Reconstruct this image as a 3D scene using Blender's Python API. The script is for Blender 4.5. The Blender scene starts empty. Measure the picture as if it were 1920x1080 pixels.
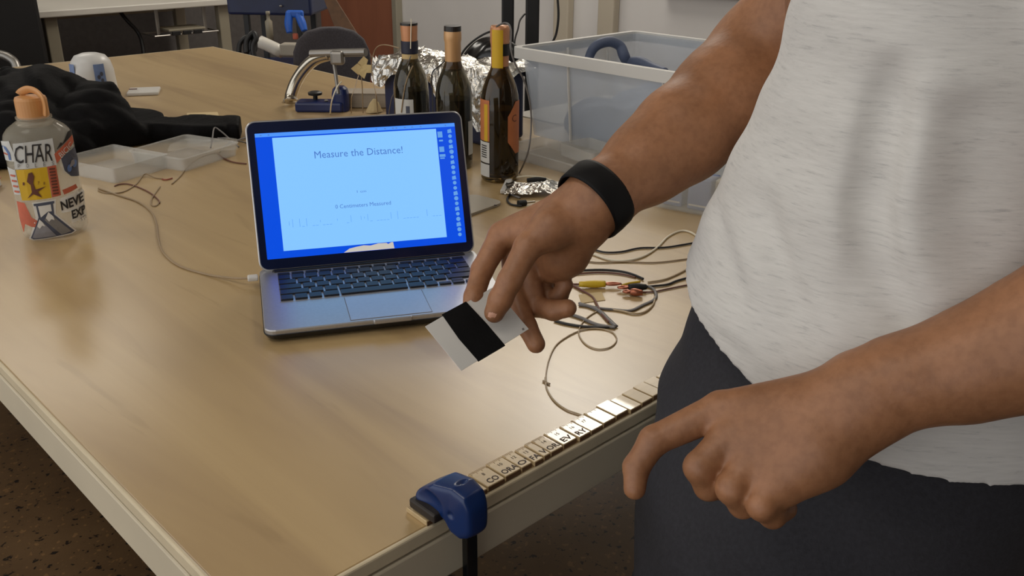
import bpy, bmesh, math, random
import numpy as np
from mathutils import Vector, Matrix

random.seed(7)
np.random.seed(7)
SC = bpy.context.scene
COL = SC.collection
PI = math.pi
TZ = 0.75                                   # height of the work table's top

# ------------------------------------------------------------------ camera
CAM = np.array([-0.2414, -0.533, 0.512 + TZ])
FPX = 1724.71                               # focal length in pixels of a 1920 px wide frame
def _u(v): return v / np.linalg.norm(v)
_X = _u(np.array([2896. - 960, 540 + 168., -FPX]))
_Y = _u(np.array([-846. - 960, 540 + 197., -FPX]))
ROT = np.stack([_X, _Y, np.cross(_X, _Y)])  # world = ROT @ camera
cam = bpy.data.cameras.new('camera')
cam.sensor_width = 36.0
cam.lens = 36.0 * FPX / 1920.0
cam.clip_start = 0.02
cam_o = bpy.data.objects.new('camera', cam)
M3 = Matrix([list(map(float, r)) for r in ROT])
cam_o.matrix_world = Matrix.Translation(Vector(CAM)) @ M3.to_4x4()
COL.objects.link(cam_o)
SC.camera = cam_o

# ------------------------------------------------------------------ light
SC.view_settings.view_transform = 'Standard'
SC.view_settings.look = 'None'
SC.view_settings.gamma = 1.0
SC.view_settings.exposure = -0.5
SC.view_settings.use_curve_mapping = False
w = bpy.data.worlds.new('room_light')
w.use_nodes = True
w.node_tree.nodes['Background'].inputs[0].default_value = (0.95, 0.95, 0.95, 1)
w.node_tree.nodes['Background'].inputs[1].default_value = 1.9
SC.world = w
def lamp(name, loc, sx, sy, power, col, rot=(0, 0, 0)):
    l = bpy.data.lights.new(name, 'AREA')
    l.shape = 'RECTANGLE'; l.size = sx; l.size_y = sy
    l.energy = power; l.color = col
    o = bpy.data.objects.new(name, l)
    o.location = loc; o.rotation_euler = rot
    COL.objects.link(o)
WARM = (1.0, 0.94, 0.84)
lamp('ceiling_lamp', (3.15, 2.65, 2.90), 0.6, 1.3, 66, WARM)
lamp('ceiling_lamp', (1.15, 4.95, 2.90), 1.3, 0.6, 30, WARM)
lamp('ceiling_lamp', (-0.7, 2.2, 2.90), 0.6, 1.3, 16, WARM)
lamp('ceiling_lamp', (-0.9, 0.0, 2.90), 0.6, 1.3, 18, WARM)
lamp('ceiling_lamp', (2.2, 0.3, 2.90), 0.6, 1.3, 16, WARM)

# ------------------------------------------------------------------ placing helpers
def ray(px, py): return ROT @ np.array([px - 960., 540. - py, -FPX])
def P(px, py, h=0.0):
    """point at height h above the table top under a pixel of the 1920x1080 frame"""
    d = ray(px, py); t = (TZ + h - CAM[2]) / d[2]
    return CAM + t * d
def A(px, py, d): return CAM + ray(px, py) * d / FPX
def W(x, y, h=0.0): return np.array([x, y, TZ + h])

# ------------------------------------------------------------------ materials
def lin(c):
    out = []
    for v in c[:3]:
        v = v / 255.0
        out.append(v / 12.92 if v <= 0.04045 else ((v + 0.055) / 1.055) ** 2.4)
    return tuple(out)
MATS = {}
def mat(name, rgb, rough=0.5, metal=0.0, noise=None, bump=None, alpha=1.0, trans=0.0, emit=None, spec=0.5, coat=0.0, ior=1.5):
    """procedural material: base colour with optional noise (scale xyz or float, amount) and bump (scale, strength)"""
    m = bpy.data.materials.new(name)
    m.use_nodes = True
    nt = m.node_tree; b = nt.nodes['Principled BSDF']
    c = lin(rgb)
    b.inputs['Base Color'].default_value = (*c, 1)
    b.inputs['Roughness'].default_value = rough
    b.inputs['Metallic'].default_value = metal
    b.inputs['IOR'].default_value = ior
    b.inputs['Specular IOR Level'].default_value = spec
    b.inputs['Alpha'].default_value = alpha
    b.inputs['Transmission Weight'].default_value = trans
    b.inputs['Coat Weight'].default_value = coat
    if emit:
        b.inputs['Emission Color'].default_value = (*lin(emit[0]), 1)
        b.inputs['Emission Strength'].default_value = emit[1]
    def tex(scale, detail=4):
        tc = nt.nodes.new('ShaderNodeTexCoord'); mp = nt.nodes.new('ShaderNodeMapping')
        mp.inputs['Scale'].default_value = scale if isinstance(scale, tuple) else (scale,) * 3
        nt.links.new(tc.outputs['Object'], mp.inputs['Vector'])
        n = nt.nodes.new('ShaderNodeTexNoise'); n.inputs['Scale'].default_value = 1.0
        n.inputs['Detail'].default_value = detail
        nt.links.new(mp.outputs['Vector'], n.inputs['Vector'])
        return n
    if noise:
        n = tex(noise[0])
        r = nt.nodes.new('ShaderNodeValToRGB')
        a = noise[1]
        r.color_ramp.elements[0].position = 0.3; r.color_ramp.elements[1].position = 0.7
        r.color_ramp.elements[0].color = (*[max(0, v * (1 - a)) for v in c], 1)
        r.color_ramp.elements[1].color = (*[min(1, v * (1 + a)) for v in c], 1)
        nt.links.new(n.outputs['Fac'], r.inputs['Fac'])
        nt.links.new(r.outputs['Color'], b.inputs['Base Color'])
    if bump:
        n = tex(bump[0], 6)
        bp = nt.nodes.new('ShaderNodeBump'); bp.inputs['Strength'].default_value = bump[1]
        bp.inputs['Distance'].default_value = bump[2] if len(bump) > 2 else 0.002
        nt.links.new(n.outputs['Fac'], bp.inputs['Height'])
        nt.links.new(bp.outputs['Normal'], b.inputs['Normal'])
    MATS[name] = m
    return m

mat('white_paint', (196, 192, 184), 0.5, noise=(3, .03))
mat('edge_band', (205, 190, 160), 0.4, noise=((30, 30, 4), .05))
mat('apron', (196, 184, 160), 0.45, noise=(6, .06))
mat('groove', (38, 32, 26), 0.8, noise=(20, .2))
mat('desk_white', (205, 200, 190), 0.4, noise=(5, .03))
mat('desk_leg', (140, 132, 114), 0.45, noise=(5, .05))
mat('wall_pale', (208, 205, 202), 0.7, noise=(2, .04))
mat('wall_dark', (92, 88, 86), 0.85, noise=(30, .12))
mat('pilaster', (182, 172, 154), 0.6, noise=(3, .05))
mat('door_red', (142, 88, 64), 0.5, noise=((8, 8, 1.5), .12))
mat('door_frame', (140, 134, 118), 0.5, noise=(4, .05))
mat('black', (17, 16, 17), 0.5, noise=(30, .2))
mat('black_gloss', (14, 14, 16), 0.18, noise=(30, .2))
mat('black_rubber', (20, 20, 21), 0.65, noise=(60, .25), bump=(400, .2))
mat('navy', (24, 34, 68), 0.45, noise=(12, .2))
mat('navy_gloss', (22, 38, 88), 0.3, noise=(15, .2))
mat('bright_blue', (28, 92, 190), 0.45, noise=(12, .12))
mat('chair_grey', (62, 58, 62), 0.85, noise=(200, .2), bump=(500, .3))
mat('chrome', (196, 188, 172), 0.22, 1.0, noise=(8, .08))
mat('grey_metal', (150, 146, 140), 0.38, 0.8, noise=(10, .1))
mat('foil', (215, 212, 205), 0.20, 1.0, noise=(20, .08), bump=(70, .7, .006))
mat('tan_card', (196, 172, 122), 0.75, noise=(20, .08))
mat('tan_paper', (200, 178, 134), 0.8, noise=(25, .06))
mat('beige_box', (160, 148, 132), 0.7, noise=(10, .06))
mat('tape_tan', (196, 170, 118), 0.6, noise=(20, .08))
mat('bottle_glass', (132, 124, 100), 0.04, trans=0.96, noise=(6, .1))
mat('bottle_brown', (128, 104, 60), 0.04, trans=0.96, noise=(6, .1))
mat('capsule_tan', (204, 160, 112), 0.35, 0.25, noise=((60, 60, 6), .15))
mat('capsule_copper', (196, 138, 98), 0.35, 0.25, noise=(20, .15))
mat('capsule_dark', (36, 32, 28), 0.4, noise=(60, .4))
mat('label_white', (196, 196, 192), 0.6, noise=(25, .05))
mat('label_orange', (186, 112, 68), 0.55, noise=(25, .1))
mat('label_yellow', (200, 158, 28), 0.5, noise=(30, .08))
mat('tape_navy', (30, 32, 52), 0.5, noise=(40, .15))
mat('ink', (34, 30, 30), 0.6, noise=(60, .1))
mat('ink_grey', (120, 116, 112), 0.6, noise=(60, .1))
mat('ink_brown', (96, 52, 36), 0.6, noise=(40, .15))
mat('print_red', (184, 92, 66), 0.55, noise=(40, .15))
mat('print_yellow', (204, 164, 24), 0.55, noise=(25, .05))
mat('print_blue', (84, 110, 160), 0.55, noise=(40, .15))
mat('print_slate', (70, 74, 90), 0.55, noise=(40, .1))
mat('print_grey', (132, 130, 134), 0.55, noise=(30, .15))
mat('print_white', (214, 210, 202), 0.5, noise=(20, .03))
mat('clear_plastic', (225, 222, 212), 0.10, alpha=0.22, noise=(5, .03))
mat('cloudy_plastic', (214, 212, 206), 0.25, alpha=0.34, noise=(14, .05))
mat('bottle_plastic', (215, 208, 190), 0.08, alpha=0.26, noise=(5, .03))
mat('bin_plastic', (206, 213, 222), 0.28, alpha=0.40, noise=(6, .05))
mat('bin_rim', (222, 220, 215), 0.35, alpha=0.88, noise=(6, .03))
mat('bin_stuff', (104, 116, 138), 0.8, noise=(9, .25))
mat('bin_cable', (84, 94, 118), 0.6, noise=(20, .15))
mat('cap_orange', (196, 140, 84), 0.45, noise=(15, .08))
mat('jacket', (9, 8, 9), 0.7, noise=(15, .4), bump=(30, .5, .008), spec=.1)
mat('jar_white', (214, 212, 208), 0.35, noise=(5, .03), alpha=.95)
mat('jar_label', (110, 132, 176), 0.5, noise=(20, .1))
mat('aluminium', (186, 186, 188), 0.38, 0.75, noise=(300, .04))
mat('trackpad', (180, 182, 190), 0.34, 0.6, noise=(200, .03))
mat('key', (18, 20, 30), 0.42, noise=(40, .1))
mat('case_black', (18, 18, 20), 0.35, noise=(20, .1))
mat('bezel', (15, 25, 56), 0.12, noise=(10, .1))  # navy tint is the screen's blue glow put into the base colour
E_SCR = 2 ** 0.5
mat('screen_blue', (6, 12, 40), 0.2, emit=((0, 76, 222), E_SCR), noise=(5, .02))
mat('screen_page', (40, 60, 80), 0.2, emit=((132, 196, 255), E_SCR), noise=(5, .02))
mat('screen_bar', (20, 40, 70), 0.2, emit=((78, 148, 246), E_SCR), noise=(5, .02))
mat('screen_text', (20, 30, 60), 0.2, emit=((78, 122, 196), E_SCR), noise=(5, .02))
mat('screen_faint', (20, 30, 60), 0.2, emit=((96, 160, 235), E_SCR), noise=(5, .02))
mat('screen_icon', (20, 30, 60), 0.2, emit=((98, 158, 226), E_SCR), noise=(5, .02))
mat('screen_grey', (60, 60, 60), 0.2, emit=((196, 190, 180), E_SCR), noise=(5, .02))
mat('ruler_wood', (196, 172, 130), 0.34, noise=((14, 90, 90), .10), coat=.5)
mat('ruler_ink', (52, 36, 30), 0.6, noise=(60, .2))
mat('ruler_tick', (128, 104, 76), 0.6, noise=(60, .2))
mat('ruler_side', (96, 66, 40), 0.6, noise=(40, .2))
mat('clamp_blue', (14, 42, 92), 0.30, noise=(18, .12))
mat('clamp_pad', (40, 34, 30), 0.55, noise=(30, .2))
mat('wire_white', (228, 219, 196), 0.45, noise=(20, .05))
mat('wire_tan', (150, 128, 98), 0.5, noise=(20, .1))
mat('wire_grey', (108, 104, 102), 0.5, noise=(20, .1))
mat('wire_black', (30, 27, 27), 0.5, noise=(20, .1))
mat('wire_brown', (104, 62, 46), 0.5, noise=(20, .1))
mat('wire_red', (150, 70, 50), 0.5, noise=(20, .1))
mat('wire_clear', (178, 156, 122), 0.35, noise=(20, .05))
mat('clip_yellow', (206, 172, 40), 0.4, noise=(20, .08))
mat('clip_copper', (168, 104, 80), 0.3, 0.8, noise=(20, .1))
mat('board_grey', (168, 160, 146), 0.45, noise=(8, .05))
mat('card_white', (205, 202, 196), 0.45, noise=(10, .03))
mat('cloth_band', (11, 10, 11), 0.7, spec=.15, noise=(80, .2), bump=(300, .2))
mat('pack_blue', (86, 104, 146), 0.4, noise=(12, .15))
mat('pack_pale', (196, 190, 176), 0.5, noise=(12, .06))
mat('trousers', (40, 39, 44), 0.85, noise=(250, .22), bump=(500, .25))
mat('watch_band', (9, 8, 9), 0.6, spec=.2, noise=(60, .2))
mat('shoe', (60, 58, 56), 0.7, noise=(20, .2))
mat('hair', (40, 28, 20), 0.7, noise=((60, 60, 8), .4), bump=((200, 200, 20), .6))
mat('eye_white', (225, 220, 212), 0.2, noise=(10, .03))
mat('nail', (196, 146, 120), 0.35, noise=(30, .05))
mat('notebook_red', (170, 120, 96), 0.6, noise=(20, .08))
mat('white_plastic', (205, 202, 196), 0.4, noise=(10, .03))
mat('ceiling_white', (190, 186, 178), 0.8, noise=(3, .04))

# skin, shirt, table top, floor have their own node set-ups
def nodes(name):
    m = bpy.data.materials.new(name); m.use_nodes = True; MATS[name] = m
    return m.node_tree, m.node_tree.nodes['Principled BSDF']
def N(nt, kind, **kw):
    n = nt.nodes.new(kind)
    for k, v in kw.items(): setattr(n, k, v)
    return n
def mapped(nt, scale):
    tc = N(nt, 'ShaderNodeTexCoord'); mp = N(nt, 'ShaderNodeMapping')
    mp.inputs['Scale'].default_value = scale
    nt.links.new(tc.outputs['Object'], mp.inputs['Vector'])
    return mp.outputs['Vector']
def noise(nt, scale, detail=4, rough=.5, dist=0):
    n = N(nt, 'ShaderNodeTexNoise'); n.inputs['Scale'].default_value = 1
    n.inputs['Detail'].default_value = detail; n.inputs['Roughness'].default_value = rough
    n.inputs['Distortion'].default_value = dist
    nt.links.new(mapped(nt, scale), n.inputs['Vector'])
    return n.outputs['Fac']
def ramp(nt, fac, stops):
    r = N(nt, 'ShaderNodeValToRGB')
    e = r.color_ramp.elements
    while len(e) < len(stops): e.new(0.5)
    for el, (p, c) in zip(e, stops): el.position = p; el.color = (*c, 1)
    nt.links.new(fac, r.inputs['Fac'])
    return r.outputs['Color']
def mix(nt, a, b, fac=1.0, mode='MULTIPLY'):
    n = N(nt, 'ShaderNodeMixRGB', blend_type=mode)
    for sock, v in ((n.inputs[0], fac), (n.inputs[1], a), (n.inputs[2], b)):
        if hasattr(v, 'links') or hasattr(v, 'is_linked'): nt.links.new(v, sock)
        elif isinstance(v, tuple): sock.default_value = (*v, 1)
        else: sock.default_value = v
    return n.outputs[0]
def bump(nt, b, h, strength, dist=.002):
    n = N(nt, 'ShaderNodeBump'); n.inputs['Strength'].default_value = strength; n.inputs['Distance'].default_value = dist
    nt.links.new(h, n.inputs['Height']); nt.links.new(n.outputs['Normal'], b.inputs['Normal'])

nt, b = nodes('skin')
c1 = ramp(nt, noise(nt, (22, 22, 22), 5), [(.3, lin((140, 96, 65))), (.7, lin((164, 114, 79)))])
c2 = ramp(nt, noise(nt, (150, 150, 150), 3), [(.35, (.86, .84, .82)), (.6, (1, 1, 1))])
nt.links.new(mix(nt, c1, c2), b.inputs['Base Color'])
b.inputs['Roughness'].default_value = .5
b.inputs['Subsurface Weight'].default_value = .08
b.inputs['Subsurface Radius'].default_value = (.02, .008, .004)
b.inputs['Subsurface Scale'].default_value = .3
bump(nt, b, noise(nt, (260, 260, 260), 4), .25, .001)

nt, b = nodes('heather_grey')
s = noise(nt, (42, 42, 380), 5, .7)
c1 = ramp(nt, s, [(.28, lin((180, 178, 175))), (.44, lin((205, 202, 197))), (.7, lin((210, 207, 202)))])
c2 = ramp(nt, noise(nt, (40, 40, 420), 3), [(.3, (.94, .94, .94)), (.6, (1, 1, 1))])
nt.links.new(mix(nt, c1, c2), b.inputs['Base Color'])
b.inputs['Roughness'].default_value = .9
b.inputs['Sheen Weight'].default_value = .2
bump(nt, b, noise(nt, (60, 60, 300), 4), .2, .002)

nt, b = nodes('plywood_veneer')
tc = N(nt, 'ShaderNodeTexCoord'); sx = N(nt, 'ShaderNodeSeparateXYZ')
nt.links.new(tc.outputs['Object'], sx.inputs[0])
dv = N(nt, 'ShaderNodeMath', operation='DIVIDE'); dv.inputs[1].default_value = .118
nt.links.new(sx.outputs[0], dv.inputs[0])
fl = N(nt, 'ShaderNodeMath', operation='FLOOR'); nt.links.new(dv.outputs[0], fl.inputs[0])
wn = N(nt, 'ShaderNodeTexWhiteNoise', noise_dimensions='1D'); nt.links.new(fl.outputs[0], wn.inputs['W'])
strip = ramp(nt, wn.outputs['Value'], [(0, (.93, .93, .925)), (1, (1.0, 1.0, 1.0))])
g = ramp(nt, noise(nt, (9, .9, 9), 5, .55, .8), [(.34, lin((170, 142, 101))), (.5, lin((184, 156, 111))), (.68, lin((191, 163, 117)))])
fig = ramp(nt, noise(nt, (11, 1.6, 11), 3, .5, 2.2), [(.30, (.86, .85, .82)), (.38, (1, 1, 1))])
nt.links.new(mix(nt, mix(nt, g, strip), fig, .7), b.inputs['Base Color'])
b.inputs['Roughness'].default_value = .40
b.inputs['Coat Weight'].default_value = .6
b.inputs['Coat Roughness'].default_value = .24
bump(nt, b, noise(nt, (60, 6, 60), 4), .04, .001)

nt, b = nodes('sealed_concrete')
g = ramp(nt, noise(nt, (2.2, 2.2, 2.2), 6, .6), [(.3, lin((74, 52, 28))), (.7, lin((106, 80, 50)))])
sp = ramp(nt, noise(nt, (55, 55, 55), 2, .6), [(.34, (.10, .09, .08)), (.39, (1, 1, 1)), (.62, (1, 1, 1)), (.67, (1.6, 1.55, 1.45))])
nt.links.new(mix(nt, g, sp), b.inputs['Base Color'])
b.inputs['Roughness'].default_value = .5

# ------------------------------------------------------------------ mesh helpers
def link(o): COL.objects.link(o); return o
def origin(o):
    v = Vector((0, 0, 0))
    while o is not None: v += o.location; o = o.parent
    return v
def thing(name, label, cat, loc, group=None, rotz=0.0):
    o = bpy.data.objects.new(name, None); o.location = [float(v) for v in loc]; o.rotation_euler = (0, 0, rotz)
    o.empty_display_size = .05
    link(o); o['label'] = label; o['category'] = cat
    if group: o['group'] = group
    return o
def put(name, bm, m, parent=None, local=False, smooth=False, label=None):
    """link a bmesh (world coordinates unless local) as one mesh object"""
    if isinstance(bm, bmesh.types.BMesh):
        me = bpy.data.meshes.new(name); bmesh.ops.recalc_face_normals(bm, faces=bm.faces[:]); bm.to_mesh(me); bm.free()
    else: me = bm
    o = bpy.data.objects.new(name, me)
    if m is not None and not len(me.materials): me.materials.append(MATS[m])
    if parent is not None:
        o.parent = parent
        if not local: me.transform(Matrix.Translation(-origin(parent)))
    if smooth: me.polygons.foreach_set('use_smooth', [True] * len(me.polygons))
    link(o)
    if label: o['label'] = label
    return o
def solo(name, bm, m, label, cat, group=None, smooth=False):
    """a thing that is one mesh: the origin goes to its base"""
    bmesh.ops.recalc_face_normals(bm, faces=bm.faces[:])
    co = np.array([v.co[:] for v in bm.verts]); b0 = Vector((co[:, 0].mean(), co[:, 1].mean(), co[:, 2].min()))
    bmesh.ops.translate(bm, verts=bm.verts[:], vec=-b0)
    me = bpy.data.meshes.new(name); bm.to_mesh(me); bm.free(); me.materials.append(MATS[m])
    if smooth: me.polygons.foreach_set('use_smooth', [True] * len(me.polygons))
    o = bpy.data.objects.new(name, me); o.location = b0; link(o)
    o['label'] = label; o['category'] = cat
    if group: o['group'] = group
    return o
def struct(name, bm, m, parent=None):
    o = put(name, bm, m, parent)
    if parent is None: o['kind'] = 'structure'
    return o
def box(bm, c, s, rotz=0.0, bev=0.0, seg=2, rot=None):
    r = bmesh.ops.create_cube(bm, size=1.0)
    vs = r['verts']
    for v in vs: v.co = Vector((v.co.x * s[0], v.co.y * s[1], v.co.z * s[2]))
    if bev > 0:
        es = list({e for v in vs for e in v.link_edges})
        q = bmesh.ops.bevel(bm, geom=es, offset=bev, segments=seg, affect='EDGES', profile=.5)
        vs = list({v for f in q['faces'] for v in f.verts} | {v for v in vs if v.is_valid})
    mtx = Matrix.Translation(Vector([float(x) for x in c])) @ (rot.to_4x4() if rot is not None else Matrix.Rotation(rotz, 4, 'Z'))
    for v in vs: v.co = mtx @ v.co
    return bm
def bx(c, s, rotz=0.0, bev=0.0, seg=2, rot=None): return box(bmesh.new(), c, s, rotz, bev, seg, rot)
def spline(pts, n=6):
    p = [np.asarray(q, float) for q in pts]
    if len(p) < 3: return p
    out = []
    for i in range(len(p) - 1):
        p0 = p[max(i - 1, 0)]; p1 = p[i]; p2 = p[i + 1]; p3 = p[min(i + 2, len(p) - 1)]
        for k in range(n):
            t = k / n
            out.append(.5 * ((2 * p1) + (-p0 + p2) * t + (2 * p0 - 5 * p1 + 4 * p2 - p3) * t * t + (-p0 + 3 * p1 - 3 * p2 + p3) * t ** 3))
    out.append(p[-1])
    return out
def tube(bm, pts, r, n=8, smooth_n=6, flat=1.0):
    """tube along a path; r may be a list per control point; flat squashes the section vertically"""
    pts = [np.asarray(q, float) for q in pts]
    if isinstance(r, (list, tuple)):
        pr = spline([np.append(q, rr) for q, rr in zip(pts, r)], smooth_n) if smooth_n > 1 else [np.append(q, rr) for q, rr in zip(pts, r)]
        path = [q[:3] for q in pr]; rad = [q[3] for q in pr]
    else:
        path = spline(pts, smooth_n) if smooth_n > 1 else pts; rad = [r] * len(path)
    rings = []; up = None
    for i, q in enumerate(path):
        t = path[min(i + 1, len(path) - 1)] - path[max(i - 1, 0)]; t = t / (np.linalg.norm(t) + 1e-12)
        if up is None:
            up = np.array([0, 0, 1.]) if abs(t[2]) < .9 else np.array([1., 0, 0])
        s = np.cross(t, up); s /= (np.linalg.norm(s) + 1e-12); up = np.cross(s, t)
        rings.append([bm.verts.new(Vector(q + rad[i] * (math.cos(a) * s + flat * math.sin(a) * up))) for a in [2 * PI * k / n for k in range(n)]])
    for a, b2 in zip(rings[:-1], rings[1:]):
        for k in range(n): bm.faces.new((a[k], a[(k + 1) % n], b2[(k + 1) % n], b2[k]))
    bm.faces.new(rings[0]); bm.faces.new(rings[-1][::-1])
    return bm
def tb(pts, r, n=8, smooth_n=6, flat=1.0): return tube(bmesh.new(), pts, r, n, smooth_n, flat)
def loft(bm, rings, cap0=True, cap1=True, closed=True):
    vr = [[bm.verts.new(Vector([float(x) for x in q])) for q in r] for r in rings]
    n = len(vr[0])
    for a, b2 in zip(vr[:-1], vr[1:]):
        for k in range(n if closed else n - 1): bm.faces.new((a[k], a[(k + 1) % n], b2[(k + 1) % n], b2[k]))
    if cap0: bm.faces.new(vr[0][::-1])
    if cap1: bm.faces.new(vr[-1])
    return bm
def lathe(profile, c=(0, 0, 0), n=40, ax=1.0, ay=1.0, rotz=0.0, cap0=True, cap1=True):
    cr, sr = math.cos(rotz), math.sin(rotz); rings = []
    for r, z in profile:
        ring = []
        for k in range(n):
            a = 2 * PI * k / n; x = r * ax * math.cos(a); y = r * ay * math.sin(a)
            ring.append((c[0] + cr * x - sr * y, c[1] + sr * x + cr * y, c[2] + z))
        rings.append(ring)
    return loft(bmesh.new(), rings, cap0, cap1)
def rrect(w, d, r, z, seg=4, c=(0, 0), rotz=0.0):
    pts = []; r = min(r, w / 2 - 1e-5, d / 2 - 1e-5)
    for (sx_, sy_, a0) in ((1, 1, 0), (-1, 1, PI / 2), (-1, -1, PI), (1, -1, 1.5 * PI)):
        for k in range(seg + 1):
            a = a0 + PI / 2 * k / seg
            x = sx_ * (w / 2 - r) + r * math.cos(a); y = sy_ * (d / 2 - r) + r * math.sin(a)
            pts.append((c[0] + math.cos(rotz) * x - math.sin(rotz) * y, c[1] + math.sin(rotz) * x + math.cos(rotz) * y, z))
    return pts
def tray(c, rotz, wb, db, wt, dt, h, t, r=.01, z0=0.0, lip=0.0):
    """open tapered box with wall thickness t standing at z0"""
    R_ = lambda w_, d_, z_, rr: rrect(w_, d_, rr, z_, 4, c, rotz)
    rings = [R_(wb, db, z0, r), R_(wt, dt, z0 + h, r)]
    if lip: rings += [R_(wt + 2 * lip, dt + 2 * lip, z0 + h, r + lip), R_(wt + 2 * lip, dt + 2 * lip, z0 + h + t, r + lip)]
    rings += [R_(wt - 2 * t, dt - 2 * t, z0 + h + (t if lip else 0), r), R_(wb - 2 * t, db - 2 * t, z0 + t, r)]
    return loft(bmesh.new(), rings)
def prism(poly, axis_pts, bev=0.0):
    """extrude a 2D polygon given by 3D points in a plane along a vector"""
    bm = bmesh.new()
    a = [bm.verts.new(Vector([float(x) for x in p])) for p in poly]
    v = Vector([float(x) for x in axis_pts]); b2 = [bm.verts.new(q.co + v) for q in a]
    n = len(a); bm.faces.new(a); bm.faces.new(b2[::-1])
    for k in range(n): bm.faces.new((a[k], b2[k], b2[(k + 1) % n], a[(k + 1) % n]))
    if bev: bmesh.ops.bevel(bm, geom=bm.edges[:], offset=bev, segments=2, affect='EDGES', profile=.5)
    return bm
def text_bm(s, height, width=None, spacing=1.0, align='CENTER', bold=0.0):
    cu = bpy.data.curves.new('lettering', 'FONT'); cu.body = s; cu.size = 1.0; cu.align_x = 'LEFT'
    cu.space_character = spacing; cu.offset = bold; cu.resolution_u = 2
    o = bpy.data.objects.new('lettering', cu)
    me = bpy.data.meshes.new_from_object(o)
    bpy.data.objects.remove(o); bpy.data.curves.remove(cu)
    bm = bmesh.new(); bm.from_mesh(me); bpy.data.meshes.remove(me)
    co = np.array([v.co[:] for v in bm.verts]); lo, hi = co.min(0), co.max(0)
    sy_ = height / max(hi[1] - lo[1], 1e-6); sx_ = sy_ if width is None else width / max(hi[0] - lo[0], 1e-6)
    for v in bm.verts:
        v.co = Vector(((v.co.x - (lo[0] + hi[0]) / 2) * sx_, (v.co.y - (lo[1] + hi[1]) / 2) * sy_, 0))
    return bm
def map_bm(bm, fn):
    for v in bm.verts: v.co = Vector([float(q) for q in fn(v.co.x, v.co.y, v.co.z)])
    return bm
def join(*bms):
    out = bmesh.new()
    for b2 in bms:
        me = bpy.data.meshes.new('t'); b2.to_mesh(me); b2.free(); out.from_mesh(me); bpy.data.meshes.remove(me)
    return out
def poly_bm(pts, sub=0):
    bm = bmesh.new(); bm.faces.new([bm.verts.new((x, y, 0)) for x, y in pts])
    if sub:
        bmesh.ops.triangulate(bm, faces=bm.faces[:]); bmesh.ops.subdivide_edges(bm, edges=bm.edges[:], cuts=sub, use_grid_fill=True)
    return bm
def grid_bm(x0, x1, y0, y1, nx, ny):
    bm = bmesh.new()
    g = [[bm.verts.new((x0 + (x1 - x0) * i / nx, y0 + (y1 - y0) * j / ny, 0)) for i in range(nx + 1)] for j in range(ny + 1)]
    for j in range(ny):
        for i in range(nx): bm.faces.new((g[j][i], g[j][i + 1], g[j + 1][i + 1], g[j + 1][i]))
    return bm
def crumple(bm, amp, seed=0, freq=30):
    rs = np.random.RandomState(seed); ks = rs.normal(0, freq, (8, 3)); ph = rs.uniform(0, 6.3, (8, 3))
    for v in bm.verts:
        p = np.array(v.co[:]); s = np.sin(ks @ p)[:, None] * 0
        off = np.zeros(3)
        for k, q in zip(ks, ph):
            tri = abs(((k @ p + q) / PI) % 2 - 1) - .5
            off += tri * np.array([math.sin(q[0]), math.sin(q[1]), math.sin(q[2])])
        v.co = Vector(p + amp * off)
    return bm

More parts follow.
